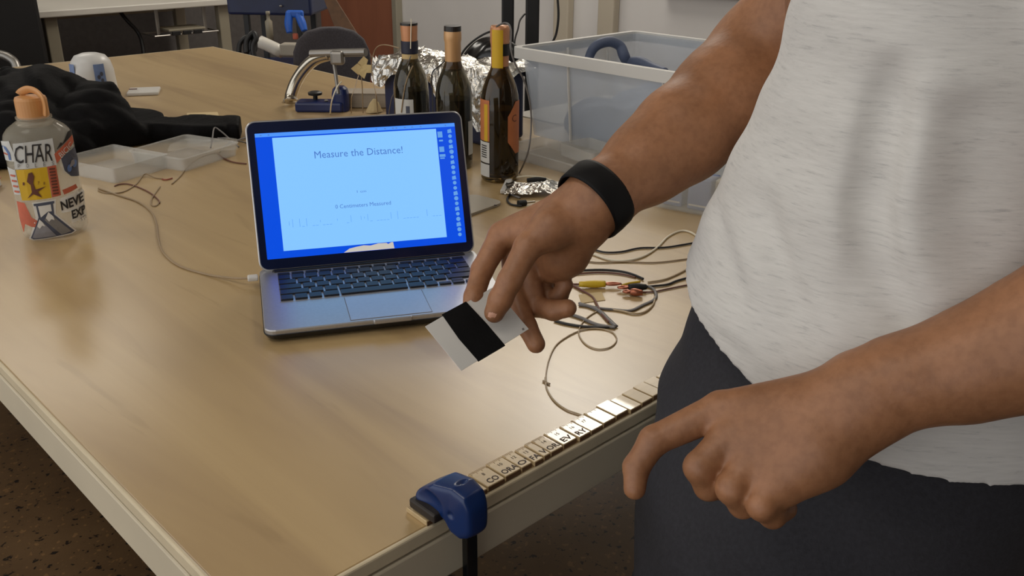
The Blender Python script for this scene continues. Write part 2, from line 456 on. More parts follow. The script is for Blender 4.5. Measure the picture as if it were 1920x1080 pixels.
# ------------------------------------------------------------------ smooth solids from distance fields
import openvdb
class Solid:
    def __init__(self, lo, hi, vox):
        self.lo = np.asarray(lo, float); self.v = vox
        self.n = np.ceil((np.asarray(hi, float) - self.lo) / vox).astype(int) + 1
        self.D = np.full(tuple(self.n), 0.05, np.float32)
    def window(self, lo, hi):
        i0 = np.clip(np.floor((lo - self.lo) / self.v).astype(int), 0, self.n - 1); i1 = np.clip(np.ceil((hi - self.lo) / self.v).astype(int) + 1, 1, self.n)
        if np.any(i1 <= i0): return None
        sl = tuple(slice(a, b2) for a, b2 in zip(i0, i1))
        ax = [(self.lo[k] + self.v * np.arange(i0[k], i1[k])).astype(np.float32) for k in range(3)]
        return sl, ax[0][:, None, None], ax[1][None, :, None], ax[2][None, None, :]
    def smin(self, sl, d, k):
        a = self.D[sl]
        h = np.maximum(k - np.abs(a - d), 0) / k if k > 0 else 0
        self.D[sl] = np.minimum(a, d) - (h * h * k * .25 if k > 0 else 0)
    def cone(self, p0, p1, r0, r1, k=.006):
        p0 = np.asarray(p0, float); p1 = np.asarray(p1, float); m = max(r0, r1) + k + 4 * self.v
        wd = self.window(np.minimum(p0, p1) - m, np.maximum(p0, p1) + m)
        if wd is None: return
        sl, x, y, z = wd; a = p1 - p0; L = float(a @ a) + 1e-12
        t = np.clip(((x - p0[0]) * a[0] + (y - p0[1]) * a[1] + (z - p0[2]) * a[2]) / L, 0, 1)
        d = np.sqrt((x - p0[0] - t * a[0]) ** 2 + (y - p0[1] - t * a[1]) ** 2 + (z - p0[2] - t * a[2]) ** 2) - (r0 + (r1 - r0) * t)
        self.smin(sl, d.astype(np.float32), k)
    def chain(self, pts, rad, k=.006):
        for i in range(len(pts) - 1): self.cone(pts[i], pts[i + 1], rad[i], rad[i + 1], k)
    def ball(self, c, r, k=.006, R3=None, cut=False):
        """ellipsoid with radii r (and axes in the rows of R3); cut=True carves"""
        c = np.asarray(c, float); r = np.asarray(r, float) * np.ones(3); m = r.max() + k + 4 * self.v
        wd = self.window(c - m, c + m)
        if wd is None: return
        sl, x, y, z = wd; q = (x - c[0], y - c[1], z - c[2])
        if R3 is not None: q = tuple(R3[i][0] * q[0] + R3[i][1] * q[1] + R3[i][2] * q[2] for i in range(3))
        k0 = np.sqrt((q[0] / r[0]) ** 2 + (q[1] / r[1]) ** 2 + (q[2] / r[2]) ** 2)
        k1 = np.sqrt((q[0] / r[0] ** 2) ** 2 + (q[1] / r[1] ** 2) ** 2 + (q[2] / r[2] ** 2) ** 2) + 1e-9
        d = (k0 * (k0 - 1) / k1).astype(np.float32)
        if cut:
            a = self.D[sl]; dd = -d; h = np.maximum(k - np.abs(a - dd), 0) / k
            self.D[sl] = np.maximum(a, dd) + h * h * k * .25
        else: self.smin(sl, d, k)
    def all(self):
        ax = [(self.lo[k] + self.v * np.arange(self.n[k])).astype(np.float32) for k in range(3)]
        return ax[0][:, None, None], ax[1][None, :, None], ax[2][None, None, :]
    def mesh(self, name):
        for ax_ in range(3):                                     # close the solid at the borders of its grid
            s0 = [slice(None)] * 3; s0[ax_] = 0; self.D[tuple(s0)] = .05; s0[ax_] = -1; self.D[tuple(s0)] = .05
        g = openvdb.FloatGrid(.05); g.copyFromArray(self.D)
        pts, quads = g.convertToQuads(0.0)
        pts = pts.astype(float) * self.v + self.lo; quads = quads.astype(int)
        p = pts[quads]; vol = np.einsum('ij,ij->i', p[:, 0] - pts.mean(0), np.cross(p[:, 1] - p[:, 0], p[:, 2] - p[:, 0])).sum()
        if vol < 0: quads = quads[:, ::-1]
        me = bpy.data.meshes.new(name)
        me.vertices.add(len(pts)); me.vertices.foreach_set('co', pts.ravel())
        me.loops.add(quads.size); me.loops.foreach_set('vertex_index', quads.ravel())
        me.polygons.add(len(quads)); me.polygons.foreach_set('loop_start', np.arange(0, quads.size, 4)); 
        me.update(calc_edges=True); me.validate()
        me.polygons.foreach_set('use_smooth', [True] * len(me.polygons))
        return me
def merge_meshes(name, meshes):
    bm = bmesh.new()
    for m in meshes: bm.from_mesh(m); bpy.data.meshes.remove(m)
    me = bpy.data.meshes.new(name); bm.to_mesh(me); bm.free()
    me.polygons.foreach_set('use_smooth', [True] * len(me.polygons))
    return me

# ================================================================== the room
def quad(a, b2, c, d):
    bm = bmesh.new(); bm.faces.new([bm.verts.new(Vector([float(x) for x in q])) for q in (a, b2, c, d)]); return bm
struct('floor', bx((0.85, 1.2, -.05), (8.5, 9.0, .1)), 'sealed_concrete')
struct('ceiling', bx((1.0, 1.2, 2.98), (7.0, 9.0, .1)), 'ceiling_white')
struct('wall_back', bx((0.6, 5.45, 1.45), (6.2, .1, 2.9)), 'wall_dark')
struct('light_block_wall', bx((0.6, -2.65, 1.45), (6.2, .1, 2.9)), 'wall_dark')  # unseen wall added behind the camera to keep light off the front apron
wr = struct('wall_right', bx((3.65, 1.7, 1.45), (.1, 7.6, 2.9)), 'wall_pale')
for y, wd in ((3.02, .11), (2.70, .11)):
    struct('pilaster', bx((3.575, y, 1.45), (.05, wd, 2.9), bev=.008), 'pilaster', wr)
struct('rail', bx((3.585, 1.6, TZ + .12), (.03, 1.5, .03), bev=.004), 'pilaster', wr)
d1 = struct('door_1', bx((3.58, 5.02, 1.05), (.045, .95, 2.1), bev=.006), 'door_red')
struct('door_frame', join(bx((3.58, 4.515, 1.08), (.06, .05, 2.16), bev=.006), bx((3.58, 5.02, 2.14), (.06, 1.06, .07), bev=.006)), 'door_frame', d1)
struct('door_handle', tb([(3.55, 4.64, 1.02), (3.50, 4.64, 1.02), (3.50, 4.76, 1.02)], .011, 8), 'grey_metal', d1)

# ---------------------------------------------------------------- furniture behind the table
t = thing('white_desk', 'white desk with pale legs standing against the dark back wall', 'desk', (1.90, 4.95, 0))
put('desktop', bx((1.94, 4.96, TZ - .03), (1.12, .72, .035), bev=.006), 'desk_white', t)
for x in (1.455, 2.42):
    for y in (4.68, 5.25):
        put('leg', bx((x, y, .36), (.065, .05, .72), bev=.006), 'desk_leg', t)
put('apron', bx((1.94, 5.25, TZ - .09), (.9, .02, .08), bev=.004), 'desk_leg', t)
t = thing('wire_basket', 'wire basket with a pale shelf hanging under the white desk', 'basket', (2.17, 4.7, TZ - .20))
for i in range(6):
    put('wire', bx((2.00 + .012 * i, 4.64 + .02 * i, TZ - .12), (.004, .004, .145)), 'grey_metal', t)
for i in range(5):
    put('wire', bx((2.28 + .014 * i, 4.64 + .02 * i, TZ - .12), (.004, .004, .145)), 'grey_metal', t)
put('shelf', bx((2.17, 4.70, TZ - .165), (.22, .16, .012), bev=.003), 'desk_leg', t)
for i in range(3):
    put('slot', bx((2.10 + .065 * i, 4.617, TZ - .182), (.05, .01, .022), bev=.002), 'black', t)
put('frame', tb([(1.98, 4.63, TZ - .19), (2.36, 4.63, TZ - .19), (2.36, 4.80, TZ - .19), (1.98, 4.80, TZ - .19), (1.98, 4.63, TZ - .19)], .004, 6, 1), 'grey_metal', t)
c0 = [A(222, 18, 5.15), A(238, 38, 5.15), A(258, 60, 5.2), A(266, 80, 5.2), A(270, 110, 5.2), A(273, 175, 5.2)]
solo('power_cord', tb(c0, .010, 8), 'black', 'black power cord dangling below the white desk', 'cord', smooth=True)
solo('storage_cabinet', bx((1.02, 4.75, .55), (.62, .7, 1.1), bev=.02), 'black', 'tall black cabinet beside the white desk, partly cut off by the frame', 'cabinet')
t = thing('stool', 'stool with a curved pale metal back hoop beyond the table', 'stool', (1.02, 3.9, 0))
put('hoop', tb([A(-60, 108, 4.3), A(-20, 100, 4.3), A(4, 103, 4.3), A(18, 109, 4.3), A(29, 120, 4.3), A(36, 150, 4.3)], .021, 10), 'grey_metal', t, smooth=True)
put('seat', lathe([(.16, 0), (.17, .01), (.17, .03), (.15, .04)], (1.02, 4.0, .44), 28), 'black_rubber', t, smooth=False)
for k in range(3):
    a = 2 * PI * k / 3
    put('leg', tb([(1.02 + .11 * math.cos(a), 4.0 + .11 * math.sin(a), .44), (1.02 + .19 * math.cos(a), 4.0 + .19 * math.sin(a), .012)], .012, 8, 1), 'grey_metal', t)

# navy tool cart with things on it
cx, cy = 2.12, 3.55
t = thing('tool_cart', 'dark navy tool cart behind the far table corner', 'cart', (cx, cy, 0))
cr = -.84
def C_(u, v, h): return (cx + math.cos(cr) * u - math.sin(cr) * v, cy + math.sin(cr) * u + math.cos(cr) * v, TZ + h)
put('upper_box', bx(C_(.02, 0, .105), (.40, .3, .17), cr, .012), 'navy', t)
put('lower_shelf', bx(C_(-.0, -.03, -.24), (.46, .34, .05), cr, .01), 'navy_gloss', t)
for u in (-.10, .15):
    for v in (-.12, .12):
        put('post', bx(C_(u, v, -.10), (.026, .026, .26), cr, .003), 'black', t)
for u in (-.19, .19):
    for v in (-.15, .10):
        put('leg', bx(C_(u, v, -.5), (.03, .03, .5), cr, .003), 'black', t)
put('screw_head', lathe([(.006, 0), (.008, .004), (.004, .008)], C_(.08, -.158, .06), 12), 'grey_metal', t)
solo('paper_roll', tb([A(487, 78, 4.15), A(505, 86, 4.15), A(530, 98, 4.15)], .028, 14, 2), 'desk_white', 'pale tube lying on the lower shelf of the navy cart', 'tube', smooth=True)
solo('parts_box', bx(A(546, 92, 4.1), (.085, .07, .05), cr, .006), 'board_grey', 'small grey box on the lower shelf of the navy cart', 'box')
solo('spray_bottle', lathe([(.016, 0), (.017, .09), (.008, .10), (.007, .12), (.010, .122), (.010, .135)], A(507, 78, 4.25), 16), 'desk_leg', 'slim pale bottle between the posts of the navy cart', 'bottle', smooth=True)
# bright blue spring clamp: body and two jaws
t = thing('spring_clamp', 'bright blue plastic clamp hanging from the navy cart', 'clamp', A(552, 66, 4.02))
put('body', bx(A(553, 26, 4.02), (.075, .03, .03), cr, .008), 'bright_blue', t)
put('jaw', tb([A(543, 24, 4.02), A(541, 45, 4.02), A(543, 62, 4.02)], [.017, .018, .013], 10), 'bright_blue', t, smooth=True)
put('jaw', tb([A(558, 24, 4.02), A(566, 43, 4.02), A(571, 58, 4.02)], [.017, .018, .013], 10), 'bright_blue', t, smooth=True)
put('tip', bx(A(554, 68, 4.03), (.022, .02, .026), cr, .005), 'print_red', t, label='red brown tip')
# tangle of cord by the cart
solo('power_cord', join(tb([A(448, 100, 3.9), A(450, 82, 3.9), A(462, 70, 3.9), A(476, 74, 3.9), A(478, 92, 3.9), A(470, 130, 3.9), (*A(470, 130, 3.9)[:2], .012)], .011, 8),
     tb([A(462, 100, 3.88), A(462, 78, 3.88), A(474, 62, 3.88), A(480, 72, 3.88), A(474, 90, 3.88), A(482, 130, 3.9)], .012, 8)), 'black', 'tangled black cord beside the leg of the navy cart', 'cord', smooth=True)
# office chair
cc = A(622, 100, 3.25)
t = thing('office_chair', 'dark grey office chair with a rounded backrest behind the table', 'chair', (cc[0], cc[1], 0))
vdir = _u(np.array([ray(622, 60)[0], ray(622, 60)[1], 0])); sdir = np.array([-vdir[1], vdir[0], 0])
rings = []
for hh, ww, cv in ((-.16, .10, 0), (-.13, .125, 0), (-.06, .135, .006), (.0, .132, .01), (.04, .115, .012), (.066, .085, .012), (.078, .04, .012)):
    ring = []
    for k in range(28):
        a = 2 * PI * k / 28; u = ww * (abs(math.cos(a)) ** .7) * (1 if math.cos(a) > 0 else -1); v = .028 * (abs(math.sin(a)) ** .7) * (1 if math.sin(a) > 0 else -1)
        q = cc + sdir * u + vdir * (v - 1.6 * u * u + cv); ring.append((q[0], q[1], TZ + .025 + hh))
    rings.append(ring)
put('backrest', loft(bmesh.new(), rings), 'chair_grey', t, smooth=True)
put('back_post', tb([(cc[0] + .03 * vdir[0], cc[1] + .03 * vdir[1], TZ - .1), (cc[0] + .05 * vdir[0], cc[1] + .05 * vdir[1], .55), (cc[0] - .05 * vdir[0], cc[1] - .05 * vdir[1], .46)], .02, 10), 'black', t, smooth=True)
put('seat', bx((cc[0] - .2 * vdir[0], cc[1] - .2 * vdir[1], .46), (.42, .42, .07), math.atan2(vdir[1], vdir[0]), .03, 3), 'chair_grey', t)
put('gas_column', lathe([(.025, 0), (.025, .36)], (cc[0] - .2 * vdir[0], cc[1] - .2 * vdir[1], .07), 16), 'black', t)
for k in range(5):
    a = 2 * PI * k / 5; bx0, by0 = cc[0] - .2 * vdir[0], cc[1] - .2 * vdir[1]
    l = put('leg', tb([(bx0, by0, .09), (bx0 + .26 * math.cos(a), by0 + .26 * math.sin(a), .065)], [.02, .014], 8, 1), 'black', t)
    put('caster', lathe([(.018, 0), (.026, .012), (.026, .04), (.015, .05)], (bx0 + .26 * math.cos(a), by0 + .26 * math.sin(a), 0), 14), 'black', l)
# dark brown slab added in place of the shadow edge beside the door
solo('shadow_slab', prism([A(596, -30, 3.9), A(612, -30, 3.9), A(700, 110, 3.9), A(650, 110, 3.9)], vdir * .02, .003), 'ruler_side', 'dark brown slanted slab added for the shadow edge between the chair and the door', 'shadow slab')
# two black posts of a stand
t = thing('equipment_stand', 'black stand with two upright posts behind the wine bottles', 'stand', (1.66, 1.42, 0))
for x, dd, ww in ((952, 2.62, .035), (998, 2.60, .038)):
    q = A(x, 40, dd)
    put('post', bx((q[0], q[1], .90), (ww, ww, 1.8), -.75, .004), 'black', t)
put('foot', bx((1.66, 1.42, .02), (.5, .12, .04), -.84, .01), 'black', t)
solo('signal_cable', tb([A(1044, -20, 2.7), A(1047, 20, 2.7), A(1046, 45, 2.7), A(1042, 66, 2.7), A(1034, 85, 2.7), A(1030, 110, 2.75)], .0035, 8), 'black', 'black cable hanging in a curve right of the black posts', 'cable', smooth=True)
solo('signal_cable', tb([A(984, 26, 2.6), A(975, 38, 2.58), A(971, 55, 2.56), A(966, 72, 2.55), A(964, 90, 2.55)], .0025, 8), 'wire_black', 'thin dark cable strung between the two black posts', 'cable', smooth=True)

# ================================================================== the work table
TW, TL = 1.42, 2.82
t = table = thing('work_table', 'large plywood topped work table with pale edge band', 'table', (TW / 2, TL / 2, 0))
put('tabletop', bx((TW / 2, TL / 2, TZ - .008), (TW - .004, TL - .004, .016), bev=.0012, seg=1), 'plywood_veneer', t)
eb = 'edge_band'
put('edge_band', bx((TW / 2, 0.0, TZ - .0073), (TW + .004, .005, .0148), bev=.0018), eb, t)
put('edge_band', bx((0.0, TL / 2, TZ - .0073), (.005, TL + .004, .0148), bev=.0018), eb, t)
put('edge_band', bx((TW / 2, TL, TZ - .0073), (TW + .004, .005, .0148), bev=.0018), eb, t)
put('edge_band', bx((TW, TL / 2, TZ - .0073), (.005, TL + .004, .0148), bev=.0018), eb, t)
put('core', bx((TW / 2, TL / 2, TZ - .04), (TW - .012, TL - .012, .05)), 'groove', t)
def apron(cx_, cy_, sx_, sy_): put('apron', bx((cx_, cy_, TZ - .0405), (sx_, sy_, .047), bev=.002), 'apron', t)
apron(.0505, .000, .104, .007); apron((.1045 + TW) / 2, .000, TW - .1045, .007)
apron(.000, .053, .007, .098); apron(.000, (.104 + TL) / 2, .007, TL - .104)
apron(TW / 2, TL, TW, .007); apron(TW, TL / 2, .007, TL)
for x in (.32, TW - .06):
    for y in (.38, TL - .3):
        put('leg', bx((x, y, (TZ - .065) / 2), (.06, .06, TZ - .065), bev=.006), 'desk_leg', t)
t2 = thing('side_table', 'low side table butted against the work table, hidden behind the plastic bin', 'table', (1.62, .75, 0))
put('tabletop', bx((1.625, .75, TZ - .012), (.385, .9, .024), bev=.003), 'desk_white', t2)
for x in (1.46, 1.79):
    for y in (.35, 1.15):
        put('leg', bx((x, y, (TZ - .024) / 2), (.04, .04, TZ - .024), bev=.004), 'desk_leg', t2)

# ---------------------------------------------------------------- pieces of a wooden yardstick along the front edge
SY0, SY1 = .002, .031
cuts = [.1715, .2465, .2698, .2920, .3078, .3218, .3325, .3515, .3730, .3920, .4125, .4338, .4553, .4760, .4965, .5165, .5370, .5575, .5780, .5985, .6190]
txt = {1: ('8', 'CO'), 2: ('10', 'ORA'), 3: ('12', "O'"), 4: ('13', 'FA'), 5: ('', 'V'), 6: ('14', 'ORI'), 7: ('15', 'EV'), 8: ('16', 'RY'), 9: ('17', '')}
names = {0: 'longest wooden ruler piece, pinned under the blue clamp', 1: 'wooden ruler piece printed CO, right beside the blue clamp', 2: 'wooden ruler piece printed ORA and 10',
         3: 'wooden ruler piece printed O with an apostrophe and 12', 4: 'wooden ruler piece printed FA', 5: 'narrow wooden ruler piece printed with the letter V alone',
         6: 'wooden ruler piece printed ORI', 7: 'wooden ruler piece printed EV', 8: 'wooden ruler piece printed RY', 9: 'wooden ruler piece printed only 17, next to the piece printed RY'}
ordn = ['first', 'second', 'third', 'fourth', 'fifth', 'sixth', 'seventh', 'eighth', 'ninth', 'tenth', 'eleventh']
for i in range(len(cuts) - 1):
    x0, x1 = cuts[i] + .0010, cuts[i + 1] - .0010
    th = .0056 + .0006 * ((i * 7) % 3 - 1) * .6; yo = .0012 * ((i * 5) % 4 - 1.5) * .6
    lab = names.get(i, 'blank glossy wooden ruler piece, %s past the one printed 17' % ordn[min(max(i - 10, 0), 10)])
    r = thing('ruler_piece', lab, 'ruler piece', ((x0 + x1) / 2, (SY0 + SY1) / 2, TZ), 'wooden ruler pieces along the table edge')
    tilt = Matrix.Rotation(.012 * ((i * 3) % 5 - 2), 3, 'Y')
    put('slat', bx(((x0 + x1) / 2, (SY0 + SY1) / 2 + yo, TZ + th / 2 + .0002), (x1 - x0, SY1 - SY0, th), bev=.0005, seg=1), 'ruler_wood', r)
    put('cut_edge', bx(((x0 + x1) / 2, SY0 + yo - .0001, TZ + th * .42 + .0002), (x1 - x0 - .0012, .0008, th * .78)), 'ruler_side', r)
    tk = bmesh.new(); nx_ = max(2, int((x1 - x0) / .0016))
    for k in range(nx_):
        ln = .0052 if k % 4 == 0 else .003
        box(tk, (x0 + .001 + (x1 - x0 - .002) * k / (nx_ - 1), SY1 + yo - .0006 - ln / 2, TZ + th + .0003), (.00035, ln, .0002))
    if i < 11: put('tick_marks', tk, 'ruler_tick', r)
    else: tk.free()
    if i in txt:
        a, b2 = txt[i]; cxm = (x0 + x1) / 2
        if a: put('number', map_bm(text_bm(a, .0042), lambda x, y, z, cxm=cxm, th=th, yo=yo: (cxm + x, SY0 + .0185 + yo + y, TZ + th + .0004)), 'ruler_ink', r)
        if b2: put('lettering', map_bm(text_bm(b2, .0075, min(.0068 * len(b2), x1 - x0 - .001), bold=.02), lambda x, y, z, cxm=cxm, th=th, yo=yo: (cxm + x + .001, SY0 + .0065 + yo + y, TZ + th + .0004)), 'ruler_ink', r)

# ---------------------------------------------------------------- blue bar clamp
t = thing('bar_clamp', 'blue and black bar clamp gripping the front table edge', 'clamp', (.195, 0, TZ))
S = Solid((.160, -.055, TZ - .025), (.228, .040, TZ + .060), .0011)
x, y, z = S.all()
zz = z - TZ
top = np.interp(y, [-.046, -.036, -.022, .000, .012, .028], [.030, .044, .047, .043, .034, .022]).astype(np.float32)
bot = np.interp(y, [-.046, -.030, -.020, -.014, -.006, .004, .028], [.004, -.004, -.002, .007, .012, .0135, .013]).astype(np.float32)
hw = np.interp(y, [-.046, -.025, -.005, .012, .028], [.0125, .0145, .0165, .0175, .0165]).astype(np.float32)
xc = .196 - .004 * np.clip((y + .02) / .04, 0, 1)
d = np.maximum(np.maximum(zz - top, bot - zz), np.maximum(np.abs(x - xc) - hw, np.maximum(y - .026, -.044 - y)))
# rounded: smooth by shrinking and growing through a soft maximum
a1 = zz - top; a2 = bot - zz; a3 = np.abs(x - xc) - hw; a4 = np.maximum(y - .026, -.044 - y)
K = 320.0
d = np.log(np.exp(np.clip(a1 * K, -60, 60)) + np.exp(np.clip(a2 * K, -60, 60)) + np.exp(np.clip(a3 * K, -60, 60)) + np.exp(np.clip(a4 * K, -60, 60))) / K
S.D = np.clip(d, -.05, .05).astype(np.float32)
for sg in (-1, 1):
    S.ball((.196 + sg * .0200, .004, TZ + .024), (.0060, .017, .010), .004, cut=True)   # recessed webs on both sides
    S.ball((.196 + sg * .0150, -.022, TZ + .020), (.0022, .0035, .0035), .001, cut=True)
S.ball((.196, -.020, TZ + .050), (.0075, .0035, .006), .001, cut=True)
put('jaw', S.mesh('jaw'), 'clamp_blue', t)
put('jaw_pad', bx((.1895, .0085, TZ + .0120), (.033, .036, .0095), bev=.002), 'clamp_pad', t)
put('bar', bx((.204, -.021, TZ - .135), (.0125, .0075, .30), bev=.0008), 'black_gloss', t)
put('sliding_jaw', bx((.178, -.012, TZ - .085), (.034, .052, .030), bev=.006), 'black', t)
put('trigger', bx((.186, -.036, TZ - .125), (.014, .03, .07), bev=.005), 'black', t)

# ================================================================== the laptop
LO = np.array([.4355, .4181]); LA = math.radians(-28.1)
LV0, LTH = .126, math.radians(23.0)
lap = thing('laptop', 'open silver laptop with a black keyboard and a bright blue screen', 'laptop', (LO[0], LO[1], TZ), rotz=LA)
DZ = .018; DC = .0285                       # deck height and centre of the deck along the depth
def lp(name, bm, m, par=None, smooth=False, label=None): return put(name, bm, m, par or lap, True, smooth, label)
rings = [rrect(.304, .200, .012, .0015, 5, (0, DC)), rrect(.316, .214, .014, .0045, 5, (0, DC)), rrect(.3225, .2215, .015, .0105, 5, (0, DC)), rrect(.3225, .2215, .015, .0115, 5, (0, DC))]
lp('bottom_case', loft(bmesh.new(), rings), 'case_black')
rings = [rrect(.3195, .2185, .013, .0112, 5, (0, DC)), rrect(.3205, .2195, .0135, .0165, 5, (0, DC)), rrect(.3185, .2175, .013, DZ, 5, (0, DC))]
deck = lp('deck', loft(bmesh.new(), rings), 'aluminium')
lp('keyboard_well', bx((0, .058, DZ + .0000), (.2755, .1045, .0006)), 'trackpad', deck)
lp('trackpad_groove', bx((0, -.0375, DZ + .0001), (.1065, .0775, .0004), bev=.0001, seg=1), 'wire_grey', deck)
lp('trackpad', bx((0, -.0375, DZ + .0003), (.1048, .0758, .0005), bev=.0001, seg=1), 'trackpad')
lp('latch_tab', bx((0, -.0825, DZ - .002), (.050, .006, .0065), bev=.0018), 'aluminium', label='silver latch tab at the front edge')
key_mesh = {}
def key(u0, u1, v0, v1):
    w_, d_ = round(u1 - u0 - .0026, 5), round(v1 - v0 - .0026, 5)
    if (w_, d_) not in key_mesh:
        bm = bx((0, 0, 0), (w_, d_, .0026), bev=.0009, seg=2)
        me = bpy.data.meshes.new('key'); bm.to_mesh(me); bm.free(); me.materials.append(MATS['key']); key_mesh[(w_, d_)] = me
    o = bpy.data.objects.new('key', key_mesh[(w_, d_)]); o.location = ((u0 + u1) / 2, (v0 + v1) / 2, DZ + .0016); o.parent = lap; link(o)
U0, PIT = -.1370, .01905
vs = [.0075, .0262, .0449, .0636, .0823, .1010, .1095]
rowsk = [None, [2.19] + [1] * 10 + [2.19], [1.69] + [1] * 11 + [1.69], [1.38] + [1] * 12 + [1.0], [1] * 13 + [1.38], [1.027] * 14]
for r_ in range(1, 6):
    u = U0; tot = sum(rowsk[r_]); sc_ = .2740 / tot
    for wk in rowsk[r_]:
        key(u, u + wk * sc_, vs[r_], vs[r_ + 1]); u += wk * sc_
u = U0; us = [1, 1, 1, 1.22, 4.93, 1.22, 1]; sc_ = .2740 / (sum(us) + 3.02)
for wk in us: key(u, u + wk * sc_, vs[0], vs[1]); u += wk * sc_
aw = 1.006 * sc_; vm = (vs[0] + vs[1]) / 2
key(u, u + aw, vs[0], vm + .0013); key(u + aw, u + 2 * aw, vs[0], vm + .0013); key(u + aw, u + 2 * aw, vm - .0013, vs[1]); key(u + 2 * aw, u + 3 * aw, vs[0], vm + .0013)
# lid: local (u across, l up the lid, n out of the glass)
def LID(u, l, n=0.0):
    return (u, LV0 + l * math.sin(LTH) - n * math.cos(LTH), DZ + l * math.cos(LTH) + n * math.sin(LTH))
def lidrect(w_, l0, l1, r, n): return [LID(x, (l0 + l1) / 2 + y, n) for x, y, _ in rrect(w_, l1 - l0, r, 0, 5)]
lp('lid', loft(bmesh.new(), [lidrect(.315, .003, .215, .012, -.0068), lidrect(.3195, .0, .2175, .0135, -.0055), lidrect(.3195, .0, .2175, .0135, -.001), lidrect(.317, .001, .2163, .0125, 0)]), 'aluminium')
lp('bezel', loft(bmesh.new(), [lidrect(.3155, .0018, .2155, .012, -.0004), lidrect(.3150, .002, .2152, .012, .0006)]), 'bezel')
lp('hinge', bx((0, .1215, DZ - .001), (.285, .010, .007), bev=.003), 'case_black')
scr = lp('screen', loft(bmesh.new(), [lidrect(.2950, .0165, .1990, .001, .0003), lidrect(.2950, .0165, .1990, .001, .0009)]), 'screen_blue', label='glowing blue screen')
def onscr(bm, n=.0012): return map_bm(bm, lambda x, y, z: LID(x, y, n))
def rect2(u0, u1, l0, l1): return poly_bm([(u0, l0), (u1, l0), (u1, l1), (u0, l1)])
lp('menu_bar', onscr(rect2(-.1473, .1473, .1935, .1988)), 'screen_bar', scr)
bm = bmesh.new()
for u in [-.139, -.128, .028, .041, .053, .058, .071, .082, .095, .133]: bm = join(bm, rect2(u - .0012, u + .0012, .1952, .1968))
lp('menu_marks', onscr(bm, .0014), 'screen_text', scr)
lp('web_page', onscr(rect2(-.1235, .1180, .0268, .1915)), 'screen_page', scr)
def txt_scr(s, u, l, h, wd, m='screen_text', bold=.0): lp('lettering', onscr(map_bm(text_bm(s, h, wd, bold=bold), lambda x, y, z: (u + x, l + y, 0)), .0015), m, scr)
txt_scr('Measure the Distance!', -.001, .1632, .0105, .1300)
txt_scr('1 cm', -.003, .1052, .0035, .0135)
txt_scr('0 Centimeters Measured', -.0025, .0852, .0058, .0820)
rs = random.Random(3); bm = bmesh.new()
for k in range(46):
    u = -.112 + .223 * k / 45
    hgt = rs.choice([.003, .006, .010, .012])
    if rs.random() < .75: bm = join(bm, rect2(u, u + .0006, .066 - hgt / 2, .066 + hgt / 2)) if rs.random() < .5 else join(bm, rect2(u - .0015, u + .0022, .060, .0606))
lp('ruler_marks', onscr(bm, .0014), 'screen_faint', scr)
lp('picture', onscr(poly_bm([(-.038, .0168), (-.029, .0222), (-.018, .0240), (-.008, .0252), (.002, .0240), (.014, .0262), (.026, .0258), (.0285, .0240), (.033, .0262), (.036, .0262), (.037, .0168)]), .0016), 'screen_grey', scr, label='pale grey picture peeking in at the bottom of the screen')
bm = bmesh.new()
for k in range(21):
    l = .187 - .0079 * k; rr = .0028 + .0007 * rs.random()
    p_ = [(.1385 + rr * math.cos(2 * PI * q / 8 + .3 * k), l + rr * math.sin(2 * PI * q / 8 + .3 * k)) for q in range(8)] if k % 3 else [(.1385 - rr, l - rr), (.1385 + rr, l - rr * .8), (.1385 + rr * .7, l + rr), (.1385 - rr, l + rr * .6)]
    bm = join(bm, poly_bm(p_))
lp('dock_icons', onscr(bm, .0013), 'screen_icon', scr)
bm = join(rect2(.1195, .1270, .178, .187), rect2(.1200, .1275, .156, .164), rect2(.1195, .1285, .1485, .1525), rect2(.1200, .1270, .1455, .1475), rect2(.121, .127, .172, .1745))
lp('desktop_icons', onscr(bm, .0013), 'screen_icon', scr)
# ports on the left side and the plug of the white cable
lp('side_port', bx((-.1604, .080, .0145), (.001, .007, .0025)), 'case_black', deck)

# ================================================================== flat water bottle with stickers
BC = np.array([.218, 1.030]); BA, BB = .0515, .036
vd = _u(np.array([ray(80, 340)[0], ray(80, 340)[1]])); BR = math.atan2(vd[1], vd[0]) - PI / 2
t = thing('water_bottle', 'clear plastic water bottle with an orange cap and many stickers', 'bottle', (BC[0], BC[1], TZ))
prof = [(.80, .0), (.92, .004), (.985, .014), (1.0, .03), (.985, .09), (.99, .150), (.985, .161), (.94, .170), (.82, .178), (.66, .184), (.55, .188)]
rings = []
for r, z in prof:
    ring = []
    for k in range(48):
        a = 2 * PI * k / 48; ca, sa = math.cos(a), math.sin(a)
        fx = BA * r; fy = BB * r if r > .7 else (BB * .7 + (.026 - BB * .7) * 0)
        fy = max(min(fy, BB), .022)
        e = .82
        x = fx * abs(ca) ** e * (1 if ca > 0 else -1); y = fy * abs(sa) ** e * (1 if sa > 0 else -1)
        ring.append((BC[0] + math.cos(BR) * x - math.sin(BR) * y, BC[1] + math.sin(BR) * x + math.cos(BR) * y, TZ + z))
    rings.append(ring)
put('body', loft(bmesh.new(), rings), 'bottle_plastic', t, smooth=True)
put('water', lathe([(.80, .004), (.95, .016), (.955, .10), (.95, .126)], (BC[0], BC[1], TZ), 40, BA, BB, BR), 'bottle_plastic', t, smooth=True)
put('neck_ring', lathe([(.024, .182), (.0275, .186), (.0275, .187), (.024, .189), (.024, .191), (.0265, .193), (.0265, .196), (.022, .198)], (BC[0], BC[1], TZ), 32), 'bottle_plastic', t, smooth=False)
cap = put('cap', lathe([(.0225, .194), (.0235, .196), (.0235, .222), (.022, .226), (.012, .228)], (BC[0], BC[1], TZ), 32), 'cap_orange', t)
